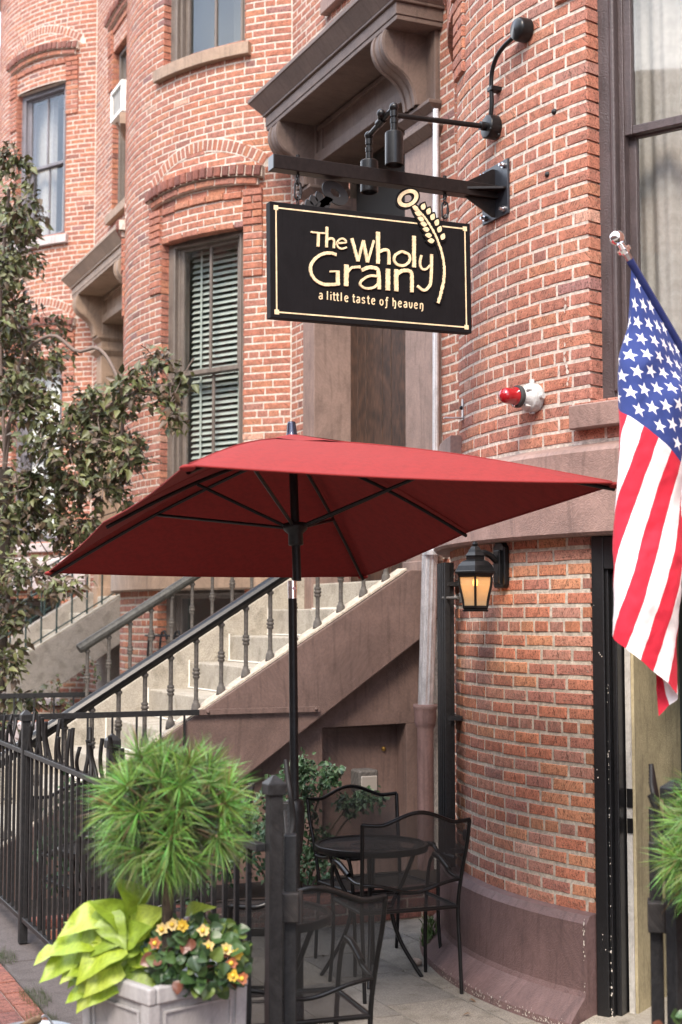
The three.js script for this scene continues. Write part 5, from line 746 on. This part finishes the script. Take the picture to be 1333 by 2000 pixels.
{ // chartreuse sweet potato vine
  const t = thing('sweet_potato_vine', 'bright yellow-green leafy vine spilling over the left planter', 'plant', [-4.16, 0.84, -1.24]), r = rng(211);
  const heart = (k) => Math.sin(Math.PI * Math.min(1, k ** 0.45)) * (1 - 0.25 * k), G = [0, 1, 2, 3].map((i) => leafGeo(0.112 + 0.004 * i, 0.102 + 0.007 * i, { prof: heart, fold: 0.1 + 0.09 * i, curl: 0.02 + 0.11 * i, lobe: 0.24, wave: 0.14, n: 10, m: 8 }));
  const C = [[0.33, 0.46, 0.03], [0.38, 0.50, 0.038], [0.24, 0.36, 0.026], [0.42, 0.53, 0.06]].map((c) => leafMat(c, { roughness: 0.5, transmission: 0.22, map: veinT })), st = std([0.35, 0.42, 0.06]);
  const L = V(-0.4067, 0, 0.9135), D = V(0.9135, 0, 0.4067), eye = V(0.93, 0.42, 0.3);
  // leaf bases and tips in millimetres to the left of and above the root, seen from the gate
  const LV = [[68, 249, 115, 326], [115, 202, 185, 272], [194, 205, 279, 189], [218, 150, 327, 119], [135, 185, 238, 111], [147, 205, 88, 129], [68, 185, -26, 251], [33, 150, -80, 211], [-79, 179, -173, 143], [317, 108, 367, 82], [268, 96, 353, 22], [133, 135, 238, 60], [39, 135, 133, 57], [218, 100, 292, 19], [135, 73, 214, 2], [18, 64, 128, 13], [68, 94, -11, 67], [185, 20, 245, -64], [130, 29, 206, -41], [232, -9, 273, -34], [91, 158, 12, 201], [168, 150, 250, 150], [91, 132, 162, 79], [-85, 208, -143, 255], [-3, 179, 33, 232], [197, 73, 268, 50]];
  for (let i = 0; i < 34; i++) { const x = 20 + 210 * r(), y = 20 + 150 * r(), an = Math.atan2(y - 90, x - 60) + (r() - 0.5); LV.push([x, y, x + 85 * Math.cos(an), y + 85 * Math.sin(an) - 20]); }
  LV.forEach(([bx, by, ex, ey], i) => {
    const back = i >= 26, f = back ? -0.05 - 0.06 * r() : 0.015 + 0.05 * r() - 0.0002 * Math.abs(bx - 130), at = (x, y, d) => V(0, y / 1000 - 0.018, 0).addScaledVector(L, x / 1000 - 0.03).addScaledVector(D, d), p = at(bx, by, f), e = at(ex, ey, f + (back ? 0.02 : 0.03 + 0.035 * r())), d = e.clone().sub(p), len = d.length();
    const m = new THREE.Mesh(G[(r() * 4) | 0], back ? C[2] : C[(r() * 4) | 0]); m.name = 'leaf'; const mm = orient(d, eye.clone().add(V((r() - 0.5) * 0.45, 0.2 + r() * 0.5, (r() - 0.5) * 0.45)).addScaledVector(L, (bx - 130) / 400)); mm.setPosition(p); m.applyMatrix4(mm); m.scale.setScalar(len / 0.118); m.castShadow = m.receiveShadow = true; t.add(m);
    if (i % 2 === 0) mesh('stem', tube([V(0, -0.02, -0.06), p.clone().multiplyScalar(0.5).add(V(0, 0.03, 0)).addScaledVector(D, -0.03), p], 0.0028, 5, 8), st, t);
  });
}
function begonia(label, pos, n, seed, sx, sy, flowers) {
  const t = thing('begonia', label, 'flowers', pos), r = rng(seed), G = [0, 1, 2].map((i) => leafGeo(0.030 + 0.008 * i, 0.030 + 0.007 * i, { prof: (k) => Math.max(0, Math.sin(Math.PI * k ** 0.75)) ** 0.75, fold: 0.3, curl: 0.3, n: 7, m: 6, wave: 0.06 }));
  const C = [[0.045, 0.095, 0.03], [0.062, 0.13, 0.036], [0.03, 0.068, 0.026], [0.14, 0.21, 0.045], [0.17, 0.065, 0.04]].map((c) => leafMat(c, { roughness: 0.4, transmission: 0.1, map: veinT }));
  const L = V(-0.4067, 0, 0.9135), D = V(0.9135, 0, 0.4067);
  for (let i = 0; i < n; i++) { const a = r() * TAU, q = Math.sqrt(r()), x = sx * Math.cos(a) * q, y = sy * Math.sin(a) * q, z = 0.09 * Math.sqrt(1 - q * q) * (0.3 + r()); const m = new THREE.Mesh(G[(r() * 3) | 0], C[r() < 0.07 ? 4 : (r() * 4) | 0]); m.name = 'leaf'; const mm = orient(sph(r).add(V(0, y * 5 - 0.2, 0)).addScaledVector(L, x * 8), V(0.9, 0.5, 0.3).add(sph(r).multiplyScalar(0.6))); mm.setPosition(V(0, y, 0).addScaledVector(L, x).addScaledVector(D, z)); m.applyMatrix4(mm); m.castShadow = m.receiveShadow = true; t.add(m); }
  const pet = leafGeo(0.02, 0.019, { fold: 0.2, curl: 0.15, n: 4 }), F = [[0.70, 0.48, 0.05], [0.76, 0.60, 0.26], [0.42, 0.15, 0.07]].map((c) => leafMat(c, { transmission: 0.2 }));
  for (const [x, y, k] of flowers) { const f = part('flower', t), c = V(0, y, 0).addScaledVector(L, x).addScaledVector(D, 0.105 - 0.25 * Math.abs(x)); f.position.copy(c); for (let j = 0; j < 7; j++) { const a = j / 7 * TAU + r(), m = new THREE.Mesh(pet, F[k]); m.name = 'petal'; m.applyMatrix4(orient(V(0, Math.sin(a), 0).addScaledVector(L, Math.cos(a)).addScaledVector(D, 0.45), D)); m.castShadow = true; f.add(m); } mesh('flower_eye', ball(0.006, 0, 0.004, 0.007, 8), F[0], f); }
  return t;
}
begonia('yellow and orange begonia with dark green leaves in the left planter', [-4.07, 0.93, -1.36], 270, 221, 0.145, 0.105, [[0.10, 0.085, 1], [0.07, 0.10, 1], [0.04, 0.098, 0], [-0.02, 0.086, 1], [0.12, 0.045, 2], [-0.035, 0.04, 1], [-0.085, 0.03, 1], [-0.115, 0.012, 0], [-0.10, -0.01, 2], [-0.105, -0.045, 0], [0.115, -0.1, 0], [-0.13, -0.055, 2]]);
begonia('pale green trailing plant at the bottom right edge', [-3.36, 0.74, -2.62], 80, 222, 0.12, 0.11, []);

// loose crown: many leaf blades on clumps
function crown(parent, name, clumps, G, colours, per, seed, flatten = 1) {
  const r = rng(seed), gs = [];
  for (const [x, y, z, rx, ry] of clumps) { const n = Math.round(per * Math.max(0.35, rx * ry / 0.06));
    const subs = Array.from({ length: Math.max(3, n / 14 | 0) }, () => sph(r).multiplyScalar(0.35 + 0.65 * r()));
    for (let i = 0; i < n; i++) { const s = subs[(r() * subs.length) | 0], o = V(s.x * rx, s.y * ry, s.z * rx).add(sph(r).multiplyScalar(0.11 * r() * flatten)), d = sph(r).add(V(0, -0.35, 0)).addScaledVector(o, 1.2), g = G[(r() * G.length) | 0].clone(), m = orient(d, V(0.5, 0.9, 0.5).add(sph(r).multiplyScalar(0.8))); m.setPosition(x + o.x, y + o.y, z + o.z); const k = 0.7 + 0.6 * r(); m.scale(V(k, k, k)); g.applyMatrix4(m); const c = colours[(r() * colours.length) | 0], v = 0.75 + 0.5 * r(); gs.push(paintGeo(g, c.map((q) => q * v))); } }
  const m = mesh(name, mergeGeometries(gs), vcLeaf, parent, true); m.userData.kind = 'stuff'; return m;
}
{
  const t = thing('plum_tree', 'dark leafed tree at the left, in front of the farther houses', 'tree', [-13.28, 0.2, -2.47]), off = (x, y, z) => V(x + 13.28, y - 0.2, z + 2.47), bark = std([0.085, 0.07, 0.06], { map: rep(woodT, 2), roughness: 1 }), twigM = std([0.17, 0.13, 0.11], { roughness: 1 });
  const cl = [[-11.85, 5.7, -2.27, 0.18, 0.18], [-11.85, 5.26, -2.36, 0.18, 0.21], [-11.93, 4.85, -2.25, 0.14, 0.22], [-11.94, 4.34, -2.33, 0.15, 0.17], [-11.95, 3.78, -2.4, 0.32, 0.3], [-11.63, 3.41, -2.68, 0.36, 0.32], [-11.41, 3.61, -2.9, 0.29, 0.23], [-10.98, 3.73, -3.1, 0.24, 0.22], [-10.91, 3.95, -3.22, 0.17, 0.11], [-10.76, 3.67, -3.37, 0.12, 0.28], [-11.16, 3.25, -3.03, 0.25, 0.23], [-11.9, 3.01, -2.64, 0.41, 0.3], [-11.44, 2.98, -2.96, 0.29, 0.23], [-12.03, 2.75, -2.42, 0.26, 0.32], [-11.75, 2.62, -2.83, 0.32, 0.19], [-11.62, 2.29, -2.42, 0.35, 0.16], [-11.22, 2.14, -2.61, 0.17, 0.08], [-11.91, 1.94, -2.34, 0.19, 0.21], [-11.94, 1.56, -2.33, 0.13, 0.19], [-12.33, 1.2, -2.52, 0.22, 0.1],
    [-12.7, 4.6, -2.1, 0.4, 0.5], [-12.9, 3.6, -2.0, 0.5, 0.5], [-13.2, 5.4, -2.3, 0.6, 0.6], [-13.6, 4.4, -2.6, 0.6, 0.6], [-12.8, 2.8, -1.8, 0.4, 0.4]];
  mesh('trunk', tube([V(0, 0, 0), V(0.1, 0.6, 0), V(0.4, 1.5, 0.05), V(0.7, 2.2, 0.08), V(0.9, 3.0, 0.12)], 0.075, 10, 30), bark, t);
  for (const pts of [[[0.9, 3.0, 0.12], off(-12.2, 4.5, -2.25).toArray(), off(-11.9, 5.5, -2.25).toArray()], [[0.7, 2.3, 0.08], off(-12.2, 3.6, -2.35).toArray(), off(-11.6, 3.5, -2.7).toArray(), off(-11.0, 3.7, -3.1).toArray(), off(-10.75, 3.75, -3.35).toArray()], [[0.9, 3.0, 0.12], off(-12.1, 4.05, -2.4).toArray(), off(-11.82, 4.27, -2.6).toArray(), off(-11.64, 4.12, -2.78).toArray(), off(-11.48, 4.13, -2.91).toArray(), off(-11.33, 3.98, -2.99).toArray(), off(-11.22, 3.7, -3.06).toArray(), off(-11.2, 3.3, -3.05).toArray()], [[0.5, 1.7, 0.06], off(-12.2, 2.9, -2.5).toArray(), off(-11.5, 2.9, -2.9).toArray()], [[0.4, 1.5, 0.05], off(-12.2, 2.3, -2.4).toArray(), off(-11.3, 2.2, -2.6).toArray()]]) mesh('branch', tube(pts.map((p) => V(...p)), 0.015, 7, 40), twigM, t);
  const r = rng(231), tw = []; for (const [x, y, z, rx, ry] of cl) { const c = off(x, y, z); for (let i = 0; i < 7; i++) { const e = c.clone().add(V((r() - 0.5) * 2.2 * rx, (r() - 0.5) * 2.2 * ry, (r() - 0.5) * 2.2 * rx)); tw.push(tube([c.clone().add(V((r() - 0.5) * rx, (r() - 0.5) * ry, (r() - 0.5) * rx)), c.clone().lerp(e, 0.5).add(V(0, 0.03, 0)), e], 0.0045, 4, 6)); } }
  mesh('twig', tw, twigM, t).userData.kind = 'stuff';
  crown(t, 'crown', cl.map(([x, y, z, a, b]) => [...off(x, y, z).toArray(), a, b]), [0, 1, 2].map((i) => leafGeo(0.065 + 0.01 * i, 0.036 + 0.005 * i, { fold: 0.35, curl: 0.3, n: 3 })), [[0.080, 0.085, 0.030], [0.062, 0.074, 0.027], [0.092, 0.064, 0.036], [0.098, 0.115, 0.036], [0.14, 0.148, 0.055], [0.10, 0.065, 0.038]], 350, 232);
}
const smallG = [0, 1, 2].map((i) => leafGeo(0.032 + 0.006 * i, 0.02 + 0.004 * i, { fold: 0.4, curl: 0.3, n: 3 }));
function shrub(label, pos, clumps, colours, per, seed) {
  const t = thing('shrub', label, 'shrub', pos), r = rng(seed); mesh('stem', clumps.map(([x, y, z]) => tube([V(x * 0.3, 0, z * 0.3), V(x * 0.6, y * 0.6, z * 0.6), V(x, y, z)], 0.006, 5, 8)), std([0.1, 0.075, 0.05], { roughness: 1 }), t);
  crown(t, 'foliage', clumps, smallG, colours, per, seed, 0.7); return t;
}
const HOL = [[0.03, 0.07, 0.028], [0.045, 0.095, 0.035], [0.055, 0.115, 0.05], [0.09, 0.15, 0.07]];
shrub('dark green holly-like shrub behind the umbrella pole, by the brown stoop wall', [-8.55, 0.2, -3.45], [[0, 0.35, 0, 0.2, 0.18], [0.15, 0.15, 0.1, 0.22, 0.16], [0.05, 0.6, -0.1, 0.12, 0.14], [0.1, 0.72, -0.22, 0.07, 0.1], [0.05, 0.5, -0.38, 0.14, 0.06], [0, 0.55, -0.55, 0.14, 0.05], [-0.1, 0.3, 0.35, 0.25, 0.22], [0.1, 0.45, 0.2, 0.18, 0.18], [0.15, 0.62, 0.05, 0.14, 0.16], [0.2, 0.25, -0.1, 0.2, 0.2], [0.15, 0.35, 0.45, 0.22, 0.25], [0.2, 0.78, -0.02, 0.07, 0.1]], HOL, 560, 241);
shrub('dark green shrub behind the fence at the left', [-8.6, 0.2, -2.0], [[0, 0.3, 0, 0.2, 0.25], [0.1, 0.2, -0.35, 0.2, 0.2], [-0.05, 0.6, -0.1, 0.15, 0.15], [0.15, 0.15, -0.7, 0.2, 0.18], [0.05, 0.75, -0.4, 0.12, 0.1], [0, 0.85, -0.62, 0.12, 0.08], [0.1, 0.5, -0.8, 0.14, 0.15]], HOL, 520, 242);
shrub('reddish green shrub behind the far side fence, left edge', [-12.2, 0.2, -2.7], [[0.1, 0.9, 0.3, 0.2, 0.14], [0.2, 0.75, -0.1, 0.22, 0.16], [0.2, 1.1, 0.0, 0.12, 0.2], [0.2, 1.2, -0.3, 0.1, 0.2], [0, 0.5, 0.2, 0.3, 0.25]], [[0.08, 0.10, 0.035], [0.10, 0.12, 0.04], [0.14, 0.07, 0.04], [0.05, 0.07, 0.03]], 150, 243);

// ---------------------------------------------------------------- ground
const brickPave = tones([[0.24, 0.085, 0.06], [0.28, 0.10, 0.068], [0.20, 0.075, 0.06], [0.26, 0.095, 0.075]]), pav = [[0.26, 0.235, 0.20], [0.29, 0.26, 0.22], [0.235, 0.215, 0.19], [0.31, 0.275, 0.23]].map((c) => stone(c, { roughness: 0.88 }));
setting('street', box(-120, 120, -0.2, 0.05, 3.0, 60), std([0.06, 0.06, 0.06], { map: rep(pebbleT, 2), roughness: 0.95 }));
const side = setting('sidewalk', box(-120, 120, -0.2, 0.185, -1.42, 3.0), std([0.30, 0.27, 0.24], { map: rep(mortarT, 2), roughness: 1 }));
{ const r = rng(251), G = [0, 1, 2, 3].map((i) => { const g = rbox(-0.098, 0.098, -0.04, 0.0, -0.0475, 0.0475, 0.004, 1); triUV(g); const uv = g.attributes.uv; for (let k = 0; k < uv.count; k++) uv.setXY(k, uv.getX(k) * 2.2 + i * 0.27, uv.getY(k) * 2.2 + i * 0.4); return g; });
  for (let j = 0; j < 9; j++) for (let i = 0; i < 31; i++) { const m = new THREE.Mesh(G[(r() * 4) | 0], brickPave[(r() * 4) | 0].m); m.name = 'brick'; m.position.set(-8.9 + i * 0.206 + (j % 2) * 0.103, 0.197 + (r() - 0.5) * 0.005, -1.365 + j * 0.104); m.rotation.set((r() - 0.5) * 0.02, 0, (r() - 0.5) * 0.02); m.receiveShadow = m.castShadow = true; side.add(m); } }
setting('sidewalk_edging', [rbox(-9.0, -7.35, -0.1, 0.195, -1.72, -1.425, 0.01), rbox(-7.342, -5.72, -0.1, 0.195, -1.72, -1.425, 0.01), rbox(-5.712, -4.12, -0.1, 0.195, -1.72, -1.425, 0.01)], stone([0.12, 0.10, 0.095]));
setting('front_garden', [box(-60, -9.05 - 2.5, -0.2, 0.18, Z0 + 1.2 - 1.1, -1.43), box(-4.1, 60, -0.2, 0.04, Z0 - 0.2, -1.43)], M.soil);
const patio = setting('patio', box(-9.05, -4.1, -0.3, -0.03, -5.0, -1.7), std([0.13, 0.12, 0.10], { map: rep(mortarT, 2), roughness: 1 }));
{ const r = rng(261); for (let j = 0; j < 8; j++) { let x = -8.9 - r() * 0.3; while (x < -3.4) { const w = 0.45 + 0.35 * r(), z = -4.75 + j * 0.4; mesh('paver', rbox(x + 0.004, x + w - 0.004, -0.028, (r() - 0.5) * 0.004, z + 0.004, z + 0.396, 0.005), pav[(r() * 4) | 0], patio); x += w; } } }
{ // planting bed against the stoop with a low brick edge
  const t = thing('brick_edging', 'low brick edging of the planting bed along the stoop', 'edging', [-8.3, 0, 0]), r = rng(271);
  mesh('mortar_core', box(-0.1, -0.006, -0.02, 0.19, -4.38, -1.74), M.mortarLow, t);
  const S = { P: (u, y, d) => V(d, y, -u), ang: () => Math.PI / 2 }; const l = courses(S, 1.75, 4.38, 0.0, 0.2, 0.066, 0.01, [], [], 272, DARKS.concat(LOWS.slice(2, 3)), true); for (const b of l) b.size = 1; lay(l.map((b) => b), t, 60);
  setting('planting_bed', box(-9.0, -8.4, 0, 0.175, -4.7, -1.74), M.soil);
}
{ const r = rng(281), gs = []; for (let i = 0; i < 900; i++) { const c = r() < 0.3 ? [-7.45, -1.45] : r() < 0.5 ? [-6.6, -1.43] : [-6.2, -1.38], a = r() * TAU, q = 0.13 * Math.sqrt(r()), p = V(c[0] + q * Math.cos(a) * 1.3, 0.19, c[1] + q * Math.sin(a) * 0.5), h = 0.02 + 0.035 * r(), d = V((r() - 0.5) * 0.04, h, (r() - 0.5) * 0.04), s = V(0.0022, 0, 0.001); gs.push(p.clone().sub(s), p.clone().add(s), p.clone().add(d)); }
  const w = mesh('weeds', fromTris(gs), leafMat([0.14, 0.22, 0.06])); w.userData = { kind: 'stuff', label: 'small tufts of weeds growing between the sidewalk bricks', category: 'weeds' }; }
{ const t = mesh('stone', new THREE.IcosahedronGeometry(0.035, 1).scale(1.2, 0.6, 0.9).translate(-7.2, 0.018, -3.66), stone([0.5, 0.38, 0.3])); tag(t, 'small pinkish stone lying at the foot of the brown base', 'stone'); }
{ const r = rng(291), gs = []; for (let i = 0; i < 160; i++) gs.push(leafGeo(0.05 + 0.03 * r(), 0.012, { n: 2, fold: 0.3, curl: 0.4 }).applyMatrix4(orient(V((r() - 0.5) * 0.8, 1, (r() - 0.5) * 0.8), sph(r)).setPosition(-7.42 + (r() - 0.5) * 0.08, 0.16 * r(), -3.86 + (r() - 0.5) * 0.08))); const w = mesh('weeds', mergeGeometries(gs), leafMat([0.12, 0.2, 0.06])); w.userData = { kind: 'stuff', label: 'weed growing in the corner of the patio behind the table', category: 'weeds' }; }
{ const r = rng(311), g = leafGeo(0.04, 0.026, { n: 3, fold: 0.3, curl: 0.5 }), gs = []; for (let i = 0; i < 16; i++) { const m = orient(V(r() - 0.5, 0.05, r() - 0.5), V(0, 1, 0)); m.setPosition(-8.1 + 2.6 * r(), 0.012, -3.75 + 1.5 * r()); gs.push(g.clone().applyMatrix4(m)); } const l = mesh('fallen_leaves', mergeGeometries(gs), leafMat([0.16, 0.09, 0.04])); l.userData = { kind: 'stuff', label: 'dry brown leaves scattered on the patio paving', category: 'leaves' }; }
{ // grey utility box low on the stoop wall
  const t = thing('utility_box', 'small weathered metal box below the under-stair door', 'box', [-8.98, 0.72, -4.18], Math.PI / 2); mesh('case', rbox(-0.075, 0.075, 0, 0.16, -0.09, 0.06, 0.02, 3), M.ironGrey, t); mesh('cover', rbox(-0.06, 0.06, 0.02, 0.12, 0.055, 0.068, 0.012, 2), std([0.4, 0.37, 0.33], { metalness: 0.4, roughness: 0.5 }), t); }
{ // tub with a wooden handle at the very bottom left
  const t = thing('metal_tub', 'galvanised tub with a wooden handle, cut off at the bottom left', 'tub', [-4.68, GY, -1.01]); t.scale.set(0.8, 1.03, 0.8); mesh('body', lathe([[0.001, 0.01], [0.14, 0.01], [0.165, 0.36], [0.172, 0.368], [0.172, 0.376], [0.162, 0.378], [0.15, 0.36], [0.13, 0.03]], 40), std([0.30, 0.33, 0.36], { metalness: 0.6, roughness: 0.5, map: rep(ironT, 1) }), t);
  mesh('handle', [rod(V(0.05, 0.405, 0.06), V(-0.04, 0.405, -0.03), 0.013, 0.013, 12)], std([0.3, 0.2, 0.12], { map: rep(woodT, 4), roughness: 0.8 }), t); mesh('bail', tube([V(0.12, 0.35, 0.12), V(0.075, 0.405, 0.085), V(0.05, 0.405, 0.06), V(-0.04, 0.405, -0.03), V(-0.075, 0.405, -0.065), V(-0.12, 0.35, -0.12)], 0.004, 6, 30), M.galv, t); }
{ // urn on the far stoop side
  const t = thing('stone_urn', 'cream classical urn with a green plant beside the far stoop', 'urn', [-15.6, 0.72, -2.62]); mesh('bowl', lathe([[0.001, 0], [0.17, 0], [0.17, 0.05], [0.09, 0.08], [0.07, 0.13], [0.1, 0.16], [0.2, 0.22], [0.27, 0.34], [0.285, 0.5], [0.3, 0.52], [0.3, 0.62], [0.32, 0.63], [0.32, 0.66], [0.27, 0.66], [0.26, 0.55]], 32), stone([0.62, 0.57, 0.46]), t);
  mesh('pedestal', rbox(-0.2, 0.2, -0.54, 0.0, -0.2, 0.2, 0.02), M.granite, t); crown(t, 'foliage', [[0, 0.75, 0, 0.22, 0.14]], smallG, [[0.1, 0.2, 0.06], [0.13, 0.25, 0.08]], 500, 299, 0.6); }
// houses over the street, which the windows mirror
for (let k = 0; k < 7; k++) {
  const t = thing('opposite_house', ['first', 'second', 'third', 'fourth', 'fifth', 'sixth', 'seventh'][k] + ' brick house of the row over the street, behind the camera', 'house', [-55 + k * 14, 0, 16], 0, 'houses over the street');
  mesh('wall', box(-6.9, 6.9, 0, 11.6 + (k % 2), 0, 8), std([0.30, 0.13, 0.09], { map: rep(grainT, 0.6), roughness: 0.95 }), t); mesh('cornice', rbox(-7, 7, 11.6 + (k % 2), 12.2 + (k % 2), -0.4, 8, 0.05), M.hood, t);
  for (let f = 0; f < 4; f++) for (let i = 0; i < 5; i++) { const x = -5.4 + i * 2.7, y = 1.2 + f * 2.9; mesh('window', [rbox(x - 0.6, x + 0.6, y, y + 0.1, -0.08, -0.005), rbox(x - 0.6, x + 0.6, y + 1.7, y + 1.8, -0.06, -0.005), rbox(x - 0.6, x - 0.52, y + 0.1, y + 1.7, -0.06, -0.005), rbox(x + 0.52, x + 0.6, y + 0.1, y + 1.7, -0.06, -0.005), box(x - 0.52, x + 0.52, y + 0.1, y + 1.7, -0.02, -0.005)], M.frameB, t); }
}
// the rest of this row, out of the picture on both sides
for (const [x0, x1, label] of [[-4.57, 30, 'rest of the brick row, right of the basement door'], [-70, -28.2, 'rest of the brick row, beyond the farthest house']]) { const t = thing('neighbour_house', label, 'house', [x0, 0, Z0]); mesh('wall', box(0.02, x1 - x0, -0.2, TOP, -9, 0), std([0.42, 0.19, 0.13], { map: rep(grainT, 0.6), roughness: 0.95 }), t); mesh('cornice', rbox(0.02, x1 - x0, TOP, TOP + 0.5, -9, 0.25, 0.03), M.hood, t); }
renderer.render(scene, camera);
